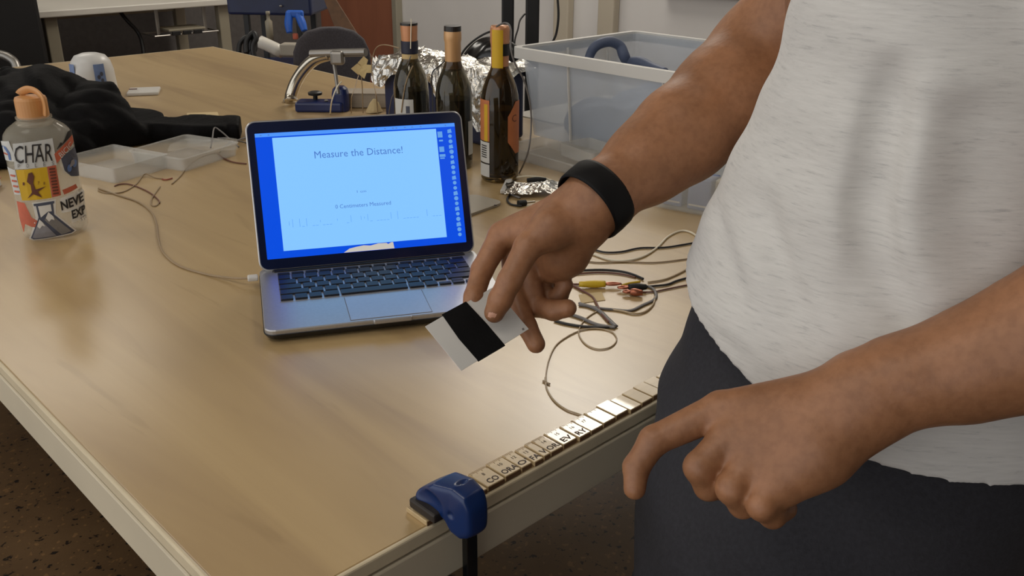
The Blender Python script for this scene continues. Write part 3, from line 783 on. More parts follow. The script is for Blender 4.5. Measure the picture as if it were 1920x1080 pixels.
def BF(u, v, n=.0):
    """front of the bottle: u across, v up, n outwards"""
    uu = max(-.985, min(.985, u / BA)); y = -(BB * (1 - abs(uu) ** (2 / .82)) ** .41) * np.interp(v, [0, .004, .014, .03, .15, .163, .172], [.80, .92, .985, 1, 1, .985, .93]) - n
    x = u
    return (BC[0] + math.cos(BR) * x - math.sin(BR) * y, BC[1] + math.sin(BR) * x + math.cos(BR) * y, TZ + v)
strap = [(.016, .200, .002), (.018, .214, .004), (.017, .228, .004), (.010, .236, -.008), (.0, .238, -.02), (-.010, .233, -.03), (-.014, .229, -.03)]
def CF(u, v, n): return np.array([BC[0] + math.cos(BR) * u + math.sin(BR) * (.0235 + n), BC[1] + math.sin(BR) * u - math.cos(BR) * (.0235 + n), TZ + v])
put('strap_loop', tb([CF(*q) for q in strap], .0062, 10, 6, .45), 'cap_orange', cap, smooth=True)
put('cap_patch', lathe([(.0237, .198), (.0238, .2), (.0238, .220)], (BC[0], BC[1], TZ), 32, cap0=False, cap1=False), 'print_yellow', cap, label='yellow face of the cap') if False else None
def px2(x, y):
    """sticker sheet coordinates (x across, y down, drawn at 3.48 units per photo pixel) to the bottle front"""
    v = (1012 - y) * .000270; axis = 234 + (y - 340) * .168
    return ((x - axis) * .000236, v)
NEXTN = [.0006]
def stick(name, pts, m, par=t, sub=3, n=None, label=None):
    bm = poly_bm([px2(x, y) for x, y in pts], sub)
    return put(name, map_bm(bm, lambda x, y, z: BF(x, y, n or .0006)), m, par, label=label)
def stick_text(s, x, y, h, w_, m, par, n=.0018, rot=0.0, bold=0.0):
    bm = text_bm(s, h, w_, bold=bold)
    def f(a, b2, z):
        a2 = a * math.cos(rot) - b2 * math.sin(rot); b3 = a * math.sin(rot) + b2 * math.cos(rot)
        u, v = px2(x + a2, y - b3); return BF(u, v, n)
    return put('lettering', map_bm(bm, f), m, par)
def rc(x0, x1, y0, y1): return [(x0, y0), (x1, y0), (x1, y1), (x0, y1)]
s1 = stick('sticker', [(92, 415), (330, 400), (352, 560), (100, 566)], 'label_white', label='white sticker reading CHAR')
stick_text('CHAR', 214, 478, 104, 228, 'ink', s1)
stick('macron', rc(205, 262, 424, 432), 'ink', s1, 1, .0018)
for i, ch in enumerate('POLES'): stick_text(ch, 124 + 51 * i, 545, 24, 14, 'ink_grey', s1)
s2 = stick('sticker', [(106, 570), (290, 562), (316, 750), (136, 755)], 'print_yellow', label='yellow sticker with a small dark figure')
stick('figure', [(178, 590), (200, 585), (212, 610), (205, 650), (218, 690), (282, 676), (232, 704), (258, 742), (205, 716), (168, 742), (196, 705), (190, 660), (168, 640)], 'ink_brown', s2, 1, .0018)
for ch, x, y in (('1', 148, 652), ('7', 237, 652), ('8', 272, 657)): stick_text(ch, x, y, 18, 10, 'ink_brown', s2)
s3 = stick('sticker', [(292, 562), (346, 558), (374, 742), (320, 748)], 'print_red', label='narrow brown red sticker strip')
for k in range(9): stick('bar', rc(304 + 2.6 * k, 340 + 2.6 * k, 572 + 18.6 * k, 582 + 18.6 * k), 'ink_brown', s3, 1, .0018)
s4 = stick('sticker', [(378, 520), (440, 490), (470, 478), (492, 560), (494, 655), (440, 640), (400, 600)], 'print_slate', label='dark shield sticker with a bicycle')
stick('ribbon', [(338, 492), (455, 405), (465, 450), (352, 548)], 'print_red', s4, 3, .0014)
stick('mountain', [(352, 470), (378, 430), (392, 440), (425, 380), (452, 372), (455, 405)], 'ink', s4, 3, .0012)
stick_text('BICIC', 412, 480, 36, 96, 'label_white', s4, .002, .62)
for x, y in ((432, 590), (466, 572)):
    stick('wheel', [(x + 15 * math.cos(2 * PI * q / 14), y + 22 * math.sin(2 * PI * q / 14)) for q in range(14)], 'print_blue', s4, 1, .0018)
stick('bicycle_frame', [(430, 588), (445, 548), (462, 545), (468, 572), (455, 580)], 'print_grey', s4, 1, .002)
s5 = stick('sticker', [(196, 768), (340, 762), (338, 850), (470, 975), (440, 992), (196, 1010), (172, 996), (215, 860)], 'print_white', label='white edged sticker of a flask filled with mountains', sub=3)
stick('flask_outline', [(204, 776), (330, 770), (330, 784), (322, 786), (328, 852), (456, 974), (434, 984), (200, 1000), (182, 990), (232, 862), (218, 790), (205, 790)], 'print_slate', s5, 3, .0012)
stick('flask_glass', [(230, 792), (308, 788), (314, 830), (290, 830), (246, 862)], 'print_white', s5, 2, .0018)
stick('mountain', [(236, 872), (262, 896), (340, 986), (205, 992), (192, 986)], 'print_grey', s5, 2, .0018)
stick('mountain', [(292, 832), (436, 972), (372, 984), (268, 880)], 'ink_grey', s5, 2, .0018)
stick('snow', [(236, 872), (256, 892), (272, 918), (252, 912), (238, 930), (222, 915)], 'print_white', s5, 1, .0024)
stick('snow', [(292, 832), (322, 862), (330, 886), (310, 878), (296, 892), (276, 868)], 'print_white', s5, 1, .0024)
s6 = stick('sticker', [(366, 762), (505, 728), (528, 760), (532, 905), (440, 925), (436, 850), (376, 850)], 'print_white', label='white sticker reading NEVE EXP')
stick_text('NEVE', 445, 795, 58, 150, 'ink', s6, .0018, .16, .03)
stick_text('EXP', 486, 866, 54, 92, 'ink', s6, .0018, .14, .03)
stick_text('STI', 516, 912, 24, 40, 'print_grey', s6, .0018, .1)
s7 = stick('sticker', [(24, 408), (70, 400), (96, 470), (98, 520), (48, 520)], 'label_white', label='pale sticker with blue arcs')
stick('arc', [(30, 432), (52, 436), (74, 470), (80, 512), (68, 512), (62, 476), (44, 450), (31, 446)], 'print_blue', s7, 1, .0016)
stick('stripe', [(38, 472), (70, 478), (72, 486), (40, 482)], 'print_red', s7, 1, .0016)
s8 = stick('sticker', [(56, 560), (100, 570), (130, 720), (92, 722)], 'label_white', label='cream sticker strip at the side')
for k in range(4): stick('line', rc(72 + 7 * k, 100 + 7 * k, 600 + 32 * k, 612 + 32 * k), 'print_red', s8, 1, .0016)
s9 = stick('sticker', [(104, 762), (150, 770), (190, 860), (224, 880), (222, 925), (180, 915), (150, 900), (140, 960), (120, 880)], 'print_red', label='brown red brush letter sticker')
stick('sticker', [(382, 712), (470, 694), (482, 720), (394, 742)], 'print_red', label='small red brown label strip')

# ================================================================== left side of the table
t = thing('phone', 'black phone lying on a notebook at the edge of the frame', 'phone', W(.150, 1.33, .018))
put('body', bx(W(.150, 1.33, .0225), (.072, .150, .0085), -.5, .003), 'black_gloss', t)
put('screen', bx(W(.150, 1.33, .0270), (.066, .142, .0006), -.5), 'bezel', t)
t = thing('notebook', 'spiral notebook with a reddish cover beside the water bottle', 'notebook', W(.13, 1.33))
put('cover', bx(W(.13, 1.335, .0155), (.150, .205, .003), -.5, .001), 'notebook_red', t)
put('pages', bx(W(.13, 1.335, .0072), (.146, .200, .0135), -.5, .001), 'label_white', t)
for k in range(12):
    a = -.5; u = -.068 + .136 * k / 11; v = -.103
    q = W(.13 + math.cos(a) * u - math.sin(a) * v, 1.335 + math.sin(a) * u + math.cos(a) * v, .0112)
    put('ring', tb([q + .0095 * np.array([-math.sin(a) * math.cos(f), math.cos(a) * math.cos(f), .95 * math.sin(f)]) for f in [2 * PI * j / 8 for j in range(9)]], .0016, 6, 2), 'wire_tan', t)

# black jacket: a heap with a sleeve stretched out
S = Solid(W(-.30, 1.30, -.0), W(.86, 2.25, .32), .006)
for (x, y, h, rx, ry, rz) in ((.44, 1.79, .05, .17, .17, .095), (.33, 1.80, .03, .18, .20, .10), (.25, 1.84, .03, .17, .24, .085), (.53, 1.73, .03, .13, .16, .085), (.42, 1.62, .02, .2, .12, .075), (.26, 1.60, .02, .17, .10, .055), (.56, 1.62, .02, .10, .10, .055)):
    S.ball(W(x, y, h), (rx, ry, rz), .05)
S.chain([W(.52, 1.60, .03), W(.60, 1.565, .026), W(.67, 1.515, .024), W(.81, 1.395, .022)], [.050, .040, .036, .033], .03)
x, y, z = S.all()
rdg = lambda q: 1 - 2 * np.abs(np.sin(q))
fold = (rdg(17 * x + 8 * y + 2.4 * np.sin(9 * y + 8 * z)) * .008 + rdg(11 * y - 14 * x + 2 * np.sin(12 * x)) * .007 + rdg(34 * x + 21 * y + 2 * np.sin(20 * y)) * .003 + np.sin(55 * x - 30 * y + 20 * z + 2 * np.sin(30 * x)) * .003 + np.sin(90 * x + 60 * z) * .0014)
S.D = np.maximum(S.D + fold.astype(np.float32), np.maximum(TZ + .0015 - z, .025 - x))
S.D = np.maximum(S.D, np.maximum((x - .40) * .85 - (y - 1.77) * .53 - .500 + 0 * z, np.where(x > .58, z - TZ - .043 + .004 * np.sin(40 * x + 25 * y), -1)).astype(np.float32))
jk = bpy.data.objects.new('jacket', S.mesh('jacket')); jk.data.materials.append(MATS['jacket']); link(jk)
jk.data.transform(Matrix.Translation((-.3, -1.75, -TZ))); jk.location = (.3, 1.75, TZ)
jk['label'] = 'crumpled black jacket heaped on the table behind the water bottle'; jk['category'] = 'jacket'
# white jar
JC = W(.715, 2.135)
t = thing('jar', 'white plastic jar with blue labels behind the black jacket', 'jar', JC)
put('body', lathe([(.050, .0), (.058, .004), (.060, .02), (.057, .075), (.051, .100), (.040, .115), (.022, .121), (.0, .122)], JC, 40, cap1=False), 'jar_white', t, smooth=True)
jd = math.atan2(-ray(190, 130)[1], -ray(190, 130)[0])
for a0, w_, h0, h1 in ((jd + .34, .50, .040, .098), (jd - 1.05, .42, .040, .098)):
    g_ = grid_bm(-w_ / 2, w_ / 2, h0, h1, 8, 2)
    o = put('label', map_bm(g_, lambda a, h, z, a0=a0: JC + np.array([(.0612 - .05 * max(h - .02, 0)) * math.cos(a0 + a), (.0612 - .05 * max(h - .02, 0)) * math.sin(a0 + a), h])), 'jar_label', t, label='blue printed label')
    for (da, hh) in ((-.08, .064), (.05, .072), (.06, .054)):
        put('print_mark', map_bm(poly_bm([(q * math.cos(f), q * math.sin(f)) for q, f in [(.006, 2 * PI * j / 8) for j in range(8)]]), lambda x, y, z, a0=a0, da=da, hh=hh: JC + np.array([.0608 * math.cos(a0 + da + x * 12), .0608 * math.sin(a0 + da + x * 12), hh + y])), 'print_slate', o)
t = thing('flat_case', 'flat white plastic case lying beside the white jar', 'case', P(275, 172))
q = P(270, 172, .004)
put('body', bx((q[0], q[1], TZ + .005), (.085, .085, .010), -.5, .003), 'white_plastic', t)
put('latch', bx((q[0] - .02, q[1] + .025, TZ + .0105), (.022, .008, .002), -.5, .0008), 'ink_brown', t)
solo('paper_slip', prism([P(350, 212, .0003), P(408, 210, .0003), P(413, 224, .0003), P(352, 226, .0003)], (0, 0, .0004)), 'tan_paper', 'small tan paper slip lying behind the jacket sleeve', 'paper')

# clear plastic boxes
def quad_frame(p0, p1, p3):
    c = (p1 + p3) / 2; e = p1 - p0; f = p3 - p0
    return (c[0], c[1]), math.atan2(e[1], e[0]), np.linalg.norm(e[:2]), np.linalg.norm(f[:2])
c_, rz_, w_, d_ = quad_frame(P(186, 352), P(288, 322), P(146, 318))
t = thing('plastic_box', 'open shallow clear plastic box beside the water bottle', 'box', (c_[0], c_[1], TZ))
put('tray', tray(c_, rz_, w_, d_, w_ + .006, d_ + .006, .030, .0022, .006, TZ + .0005), 'cloudy_plastic', t)
c_, rz_, w_, d_ = quad_frame(P(320, 331), P(422, 298), P(276, 299))
t = thing('blister_pack', 'glossy clear plastic blister pack beside the jacket sleeve', 'packaging', (c_[0], c_[1], TZ))
put('tray', tray(c_, rz_, w_, d_ * .9, w_ + .006, d_ * .9 + .006, .026, .002, .008, TZ + .0005, .004), 'cloudy_plastic', t)
q = P(385, 278, .02)
g_ = crumple(grid_bm(-.07, .07, -.045, .045, 14, 10), .006, 4, 60)
put('film', map_bm(g_, lambda x, y, z: (q[0] + x * .88 + y * .47, q[1] - x * .47 + y * .88, TZ + .034 + z - 1.5 * x * x)), 'clear_plastic', t, smooth=True)

# wires on the table; every wire is a thing
def wire(label, pts, r, m, name='wire', n=8, flat=1.0, cat='wire', group=None):
    pp = [P(q[0], q[1], (q[2] if len(q) > 2 else 0) + r * flat + .0003) for q in pts]
    return solo(name, tb(pp, r, n, 6, flat), m, label, cat, group, True)
uc = thing('usb_cable', 'thin white cable curving from the laptop side to the plastic box', 'cable', P(440, 523))
pts = [(470, 521, .012), (455, 522, .010), (430, 521, .004), (385, 514), (335, 498), (306, 474), (297, 450), (293, 420), (283, 397), (258, 378), (222, 366), (185, 353)]
put('cord', tb([P(x[0], x[1], (x[2] if len(x) > 2 else 0) + .0018) for x in pts], .0017, 8), 'wire_tan', uc, smooth=True)
a, b2 = P(484, 520, .0135), P(464, 522, .0135)
put('plug', bx((a + b2) / 2, (np.linalg.norm(a - b2), .014, .0065), math.atan2((a - b2)[1], (a - b2)[0]), .002), 'white_plastic', uc)
wire('thin brown wire looping in front of the open plastic box', [(215, 349), (222, 346), (240, 345), (262, 352), (282, 362), (296, 374), (299, 381)], .0013, 'wire_brown')
wire('thin tan wire running between the open box and the blister pack', [(184, 357), (200, 362), (230, 360), (254, 346), (266, 332), (274, 326, .004), (290, 333), (306, 335)], .0012, 'wire_tan')
wire('short red wire end in front of the blister pack', [(304, 336), (312, 337), (323, 334)], .0014, 'wire_red')
wire('tan wire lying along the edge of the blister pack', [(322, 345), (338, 330), (352, 312), (372, 297), (395, 289), (412, 287)], .0012, 'wire_tan')
wire('small loop of tan wire with a bent end', [(300, 350), (291, 362), (284, 374), (284, 384), (292, 386), (300, 378)], .0012, 'wire_tan')
wire('pale grey wire bent into a peak beside the laptop lid', [(395, 277, .02), (398, 262, .03), (402, 240, .035), (414, 246, .03), (430, 260, .015), (448, 276)], .0017, 'wire_grey')
wire('pale grey wire running up to the jacket cuff', [(412, 286), (420, 276, .004), (434, 266, .01), (448, 262, .006), (466, 256)], .0017, 'wire_grey')
wire('second pale grey wire across the jacket cuff', [(408, 259, .03), (425, 260, .028), (445, 264, .012), (462, 268)], .0016, 'wire_grey')
wire('brown wire curving from the blister pack behind the laptop', [(408, 288), (420, 297), (438, 304), (462, 307)], .0016, 'wire_brown')

# ================================================================== behind the laptop
bt = A(600, 205, 2.42)
t = thing('bench_vise', 'navy bench clamp tool with a bent chrome arm and grey crossbar', 'tool', P(600, 207))
arm = [P(545, 190, .012), A(546, 178, 2.49), A(556, 152, 2.48), A(573, 127, 2.46), A(593, 110, 2.44), A(618, 103, 2.42)]
put('arm', tb(arm, [.0165, .0165, .0165, .0165, .016, .015], 16), 'chrome', t, smooth=True)
put('arm_foot', lathe([(.018, 0), (.020, .003), (.020, .008), (.017, .010)], P(545, 191), 20), 'grey_metal', t)
put('crossbar', tb([A(583, 101, 2.43), A(640, 99, 2.40), A(686, 98, 2.37)], .0105, 14, 1), 'grey_metal', t, smooth=False)
put('bracket', bx(A(633, 108, 2.40), (.036, .03, .036), -.77, .007), 'grey_metal', t)
put('rod', tb([A(626, 118, 2.40), A(630, 145, 2.40), A(634, 176, 2.40)], .0048, 10, 1), 'grey_metal', t)
q = P(602, 207, 0)
put('base', bx((q[0], q[1], TZ + .013), (.125, .06, .026), -.77, .006), 'navy_gloss', t)
put('block', loft(bmesh.new(), [rrect(.042, .046, .014, TZ + h, 5, (P(640, 207)[0], P(640, 207)[1]), -.77) if k < 3 else rrect(.042 * s_, .046 * s_, .014 * s_, TZ + h, 5, (P(640, 207)[0], P(640, 207)[1]), -.77) for k, (h, s_) in enumerate([(.001, 1), (.03, 1), (.045, 1), (.058, .86), (.064, .55)])]), 'navy_gloss', t, smooth=False)
kq = P(593, 205)
put('knob', lathe([(.006, .024), (.006, .036), (.018, .039), (.019, .045), (.012, .048)], kq, 24), 'black', t)
put('bolt', lathe([(.004, .026), (.006, .029), (.003, .032)], P(613, 209), 12), 'grey_metal', t)
q = P(684, 204)
t = thing('cardboard_box', 'low beige cardboard box between the bench tool and the bottles', 'box', (q[0] + .03, q[1] + .03, TZ))
put('body', bx((q[0] + .03, q[1] + .03, TZ + .019), (.135, .07, .036), -.77, .002), 'beige_box', t)
put('lid_flap', bx((q[0] + .03, q[1] + .03, TZ + .0385), (.139, .074, .003), -.77, .001), 'beige_box', t)
# folded paper tags on a wire
q = A(676, 128, 2.36); g0 = P(676, 190)
t = thing('paper_tag', 'yellowish folded paper pieces held up on a thin wire', 'paper', (q[0], q[1], TZ))
R3_ = lambda x, y, n=0: q + ROT[:, 0] * x + ROT[:, 1] * y - ROT[:, 2] * n
def card(pts, n0, n1, m='tan_card'):
    a = [R3_(x, y, n0 + (n1 - n0) * i / (len(pts) - 1)) for i, (x, y) in enumerate(pts)]
    return prism(a, ROT[:, 2] * .0012)
put('paper', card([(-.007, .014), (.008, .031), (.019, .022), (.012, .002), (-.006, .006)], 0, .006), 'tan_card', t)
put('paper', card([(.002, .012), (.034, .008), (.033, -.012), (.016, -.012), (.010, -.028), (-.006, -.014)], .004, -.004), 'tan_card', t)
put('paper', card([(-.024, -.002), (-.008, .012), (.006, .0), (-.006, -.017)], -.003, .003), 'tan_card', t)
put('wire', tb([(q[0], q[1], TZ + .0014), q + np.array([.002, 0, -.05]), q], .0013, 6, 3), 'wire_tan', t)
q = P(702, 210)
solo('tan_paper', crumple(lathe([(.022, .0), (.020, .008), (.012, .022), (.004, .032), (.001, .034)], (q[0], q[1], TZ + .001), 14), .002, 5, 120), 'tan_paper', 'small crumpled cone of tan paper right behind the laptop lid', 'paper')
# foil covered navy box
FX0, FX1, FY0, FY1, FH = 1.135, 1.265, .985, 1.355, .158
t = thing('navy_box', 'dark navy box under the crumpled foil behind the bottles', 'box', ((FX0 + FX1) / 2, (FY0 + FY1) / 2, TZ))
put('body', bx(((FX0 + FX1) / 2, (FY0 + FY1) / 2, TZ + FH / 2 + .0005), (FX1 - FX0, FY1 - FY0, FH), 0, .008), 'navy', t)
nb = grid_bm(0, 1, 0, 1, 52, 40)
def drape(u, v, z):
    y = FY0 - .03 + (FY1 - FY0 + .055) * u
    drop = .040 + .035 * math.sin(u * 11 + 1) ** 2 + .070 * math.exp(-((u - .33) / .06) ** 2) + .05 * math.exp(-((u - .05) / .1) ** 2)
    wtop = FX1 - FX0 + .014; s_ = v * (wtop + .03 + drop)
    rnd_ = .012
    if s_ < .03: return (FX1 + .010, y, TZ + FH + .010 - .03 + s_)
    s_ -= .03
    if s_ < wtop: 
        hh = FH + .010 + .008 * math.sin(5 * u + 9 * v)
        return (FX1 + .010 - s_, y, TZ + hh - (.018 * max(0, (u - .93) / .07) ** 2 + .015 * max(0, (.05 - u) / .05) ** 2))
    s_ -= wtop
    return (FX0 - .008 - .012 * math.sin(min(s_ / .05, 1) * PI / 2), y, TZ + FH + .006 - s_)
nb = map_bm(nb, drape); nb = crumple(nb, .0045, 8, 75); nb = crumple(nb, .0016, 9, 240)
solo('foil_sheet', nb, 'foil', 'crumpled aluminium foil sheet draped behind the wine bottles', 'foil')
# black bag
S = Solid(W(1.265, 1.04, 0), W(1.44, 1.36, .28), .004)
S.ball(W(1.352, 1.20, .085), (.062, .105, .105), .03); S.ball(W(1.352, 1.17, .14), (.05, .075, .065), .03)
x, y, z = S.all(); S.D = np.maximum(S.D + (.003 * np.sin(70 * y + 30 * z + 40 * x)).astype(np.float32), TZ + .001 - z)
me = S.mesh('black_bag'); me.transform(Matrix.Translation((-1.352, -1.2, -TZ)))
bg = bpy.data.objects.new('black_bag', me); bg.location = (1.352, 1.2, TZ); me.materials.append(MATS['black_gloss']); link(bg)
bg['label'] = 'shiny black bag behind the bottle with the yellow capsule'; bg['category'] = 'bag'
solo('signal_cable', tb([A(862, 108, 2.12), A(872, 92, 2.12), A(890, 75, 2.12), A(912, 62, 2.1), A(930, 58, 2.1), A(944, 64, 2.1)], .0025, 8), 'black', 'black cable arching between the second and third wine bottle', 'cable', smooth=True)

# ------------------------------------------------------------------ wine bottles
BP = [(.0, .004), (.020, .002), (.034, .0), (.0372, .006), (.0375, .02), (.0375, .150), (.0362, .168), (.0318, .187), (.0245, .205), (.0180, .219), (.0152, .232), (.0146, .280), (.0160, .282), (.0160, .290), (.0146, .295), (.0105, .296)]
BI = [(.0096, .290), (.0100, .232), (.0130, .219), (.0200, .203), (.0275, .186), (.0325, .167), (.0340, .150), (.0340, .02), (.028, .010), (.0, .014)]
def cyl_patch(c, r, a0, half, h0, h1, nx=14, ny=1):
    g_ = grid_bm(-half, half, h0, h1, nx, ny)
    return map_bm(g_, lambda a, h, z: (c[0] + r * math.cos(a0 + a), c[1] + r * math.sin(a0 + a), TZ + h))
def wine(x, y, label, glass, hscale=1.0):
    c = W(x, y); t = thing('wine_bottle', label, 'bottle', c, 'wine bottles behind the laptop')
    put('glass', lathe([(r, z * hscale) for r, z in BP + BI], c, 40, cap0=False, cap1=False), glass, t, smooth=True)
    put('wine', lathe([(.0, .016), (.027, .0165), (.0325, .022), (.0325, .143), (.0, .143)], c, 32, cap0=False, cap1=False), 'black', t, smooth=False, label='dark contents')
    return t, c, math.atan2(CAM[1] - y, CAM[0] - x)
DOWN = np.array([0, 0, .008])
t, c, ph = wine(.975, 1.037, 'wine bottle with a copper capsule, dark navy tape and a pale square label', 'bottle_glass', .932)
put('capsule', lathe([(.0158, .238), (.0162, .240), (.0170, .262), (.0178, .276), (.0178, .2835)], c - DOWN, 28, cap0=False, cap1=False), 'capsule_copper', t, smooth=True)
put('capsule_top', lathe([(.0185, .2835), (.0182, .288), (.0125, .2885)], c - DOWN, 28, cap0=False), 'capsule_dark', t)
put('tape', lathe([(.0175, .226), (.0180, .228), (.0180, .250), (.0175, .252)], c - DOWN, 28, cap0=False, cap1=False), 'tape_navy', t)
put('tape', lathe([(.0170, .209), (.0174, .211), (.0168, .224), (.0164, .226)], c - DOWN, 28, cap0=False, cap1=False), 'tape_tan', t, label='tan tape ring')
lb = put('label', cyl_patch(c, .0381, ph - .52, .62, .030, .128), 'label_white', t)
put('print_mark', cyl_patch(c, .0384, ph - .22, .11, .098, .114, 5), 'print_slate', lb)
put('wire', tb([c + np.array([.018 * math.cos(ph + .3), .018 * math.sin(ph + .3), .290]), c + np.array([.0192 * math.cos(ph + .2), .0192 * math.sin(ph + .2), .262]), c + np.array([.0195 * math.cos(ph + .1), .0195 * math.sin(ph + .1), .23])], .0011, 6, 3), 'wire_white', t)
put('wire', tb([c + np.array([.026 * math.cos(ph + .2), .026 * math.sin(ph + .2), .196]), c + np.array([.038 * math.cos(ph - .3), .038 * math.sin(ph - .3), .160]), c + np.array([.0395 * math.cos(ph - .6), .0395 * math.sin(ph - .6), .10])], .0013, 6, 3), 'wire_tan', t)
t, c, ph = wine(.979, .902, 'wine bottle with a plain tan capsule standing in the middle of the three', 'bottle_glass', .958)
put('capsule', lathe([(.0158, .207), (.0162, .209), (.0163, .262), (.0176, .268), (.0176, .280), (.0165, .285)], c - DOWN, 28, cap0=False, cap1=False), 'capsule_tan', t, smooth=True)
put('capsule_top', lathe([(.0172, .284), (.0170, .294), (.012, .2945)], c - DOWN, 28, cap0=False), 'capsule_dark', t)
put('label', cyl_patch(c, .0381, ph + 1.15, .30, .03, .10), 'label_white', t)
t, c, ph = wine(.984, .770, 'wine bottle with a yellow and orange capsule and orange labels', 'bottle_brown')
put('capsule', lathe([(.0166, .218), (.0170, .220), (.0175, .262), (.0186, .268), (.0186, .292), (.017, .298), (.0, .299)], c, 28, cap0=False, cap1=False), 'capsule_copper', t, smooth=True)
put('capsule_print', cyl_patch(c, .0189, ph - .30, .62, .2215, .292, 12, 4), 'print_yellow', t, label='yellow print on the capsule')
put('tape', cyl_patch(c, .0191, ph + .80, .50, .244, .266, 10), 'black', t, label='black tape square')
l1 = put('label', cyl_patch(c, .0381, ph - 1.02, .46, .083, .163), 'label_orange', t, label='orange and yellow side label')
put('print_band', cyl_patch(c, .0384, ph - .78, .12, .083, .155, 4), 'print_yellow', l1)
l2 = put('label', cyl_patch(c, .0381, ph - 1.02, .46, .040, .081), 'label_white', t, label='white barcode label')
for k in range(6): put('bar', cyl_patch(c, .0384, ph - .95, .22, .050 + .0045 * k, .0522 + .0045 * k, 4), 'ink', l2)
put('label', cyl_patch(c, .0381, ph - 1.02, .46, .012, .037), 'label_white', t, label='small white label under the barcode')
g_ = grid_bm(0, 1, 0, 1, 12, 2)
def hexlab(u, v, z):
    lo_ = .058 + .025 * max(0, .5 - u) * 2; hi_ = .160 - .028 * max(0, .5 - u) * 2
    a = ph + .42 + 1.0 * u
    return (c[0] + .0381 * math.cos(a), c[1] + .0381 * math.sin(a), TZ + lo_ + (hi_ - lo_) * v)
l3 = put('label', map_bm(g_, hexlab), 'label_orange', t, label='orange front label')
put('lettering', map_bm(text_bm('C', .014), lambda x, y, z: (c[0] + .0385 * math.cos(ph + .82 + x / .038), c[1] + .0385 * math.sin(ph + .82 + x / .038), TZ + .128 + y)), 'ink_brown', l3)
wr_ = lambda px_, py_, d_: A(px_, py_, d_)
solo('signal_cable', tb([A(930, 50, 1.70), A(948, 43, 1.70), A(958, 55, 1.69), A(958, 92, 1.69), A(966, 120, 1.70), A(982, 150, 1.72), A(993, 190, 1.74), A(996, 235, 1.76), A(990, 285, 1.77), P(975, 322, .003), P(962, 340, .002)], .0017, 8), 'wire_grey', 'thin grey cable looping down from the yellow capsule beside the third bottle', 'cable', smooth=True)
solo('signal_wire', tb([A(748, 90, 2.05), A(720, 84, 2.15), A(704, 92, 2.2), A(697, 120, 2.22), A(700, 150, 2.2), A(706, 185, 2.15), P(708, 212, .002)], .0013, 6), 'wire_tan', 'thin tan wire arching from the first bottle to the left', 'wire', smooth=True)
solo('signal_wire', tb([P(619, 214, .002), A(622, 190, 2.3), A(631, 165, 2.32), A(640, 153, 2.36)], .0018, 6), 'wire_white', 'pale wire bending in front of the navy bench tool', 'wire', smooth=True)
solo('signal_wire', tb([P(659, 212, .002), A(659, 185, 2.25), A(665, 165, 2.28), A(672, 142, 2.33)], .0012, 6), 'wire_tan', 'thin tan wire hanging from the folded paper pieces', 'wire', smooth=True)
solo('signal_wire', tb([P(726, 240, .002), A(733, 190, 2.02), A(742, 170, 1.98), A(758, 140, 1.94), A(770, 105, 1.905)], .0012, 6), 'wire_grey', 'thin grey wire slanting up to the bottle with navy tape', 'wire', smooth=True)
solo('signal_wire', tb([A(838, 92, 1.87), A(835, 112, 1.88), A(822, 125, 1.89), A(812, 134, 1.90), A(809, 150, 1.91), A(811, 180, 1.93), P(812, 330, .002)], .0014, 6), 'wire_black', 'dark wire curling between the first and second wine bottle', 'wire', smooth=True)

# ------------------------------------------------------------------ large storage bin
bc = (1.412, .662)
t = thing('storage_bin', 'large translucent plastic storage bin right of the wine bottles', 'bin', (bc[0], bc[1], TZ))
put('walls', tray(bc, 0, .365, .535, .405, .575, .190, .003, .02, TZ + .0245), 'bin_plastic', t)
def ring_rim(z0_, z1_, w_, d_, wi, di):
    return loft(bmesh.new(), [rrect(w_, d_, .022, z0_, 5, bc), rrect(w_, d_, .022, z1_, 5, bc), rrect(wi, di, .016, z1_, 5, bc), rrect(wi, di, .016, z0_, 5, bc), rrect(w_, d_, .022, z0_, 5, bc)], False, False)
put('rim', ring_rim(TZ + .196, TZ + .219, .432, .602, .404, .574), 'bin_rim', t)
for y in (.80, .55): put('rib', tb([(bc[0] - .187, y, TZ + .03), (bc[0] - .204, y, TZ + .206)], .003, 6, 1), 'bin_rim', t)
for x, y in ((1.36, .955), (1.50, .955)): put('rib', tb([(x, y - .033, TZ + .03), (x, y - .014, TZ + .204)], .003, 6, 1), 'bin_rim', t)
S = Solid((1.24, .42, TZ + .03), (1.60, .94, TZ + .20), .006)
for (x, y, h, a, b2, c2) in ((1.33, .80, .05, .08, .09, .06), (1.45, .75, .05, .11, .12, .075), (1.37, .61, .06, .09, .14, .075), (1.48, .54, .06, .08, .12, .085), (1.50, .80, .05, .06, .07, .075)): S.ball(W(x, y, h), (a, b2, c2), .02)
x, y, z = S.all(); S.D = S.D + (.006 * np.sin(60 * x + 20 * y) * np.sin(50 * y + 30 * z)).astype(np.float32)
me = S.mesh('bundled_cloth'); me.transform(Matrix.Translation((-1.41, -.67, -TZ - .03))); o = bpy.data.objects.new('bundled_cloth', me); o.location = (1.41, .67, TZ + .03); me.materials.append(MATS['bin_stuff']); link(o)
o['label'] = 'blue grey bundled material filling the plastic bin'; o['category'] = 'cloth'
solo('cable_coil', tb([A(1100, 128, 2.13), A(1106, 104, 2.14), A(1118, 86, 2.13), A(1142, 78, 2.14), A(1162, 86, 2.15), A(1170, 104, 2.15), A(1178, 116, 2.16), A(1198, 116, 2.13), A(1222, 126, 2.1), A(1248, 134, 2.06)], [.010, .011, .012, .012, .012, .013, .012, .013, .011, .008], 10), 'bin_cable', 'dark blue grey cable arching inside the plastic bin', 'cable', smooth=True)

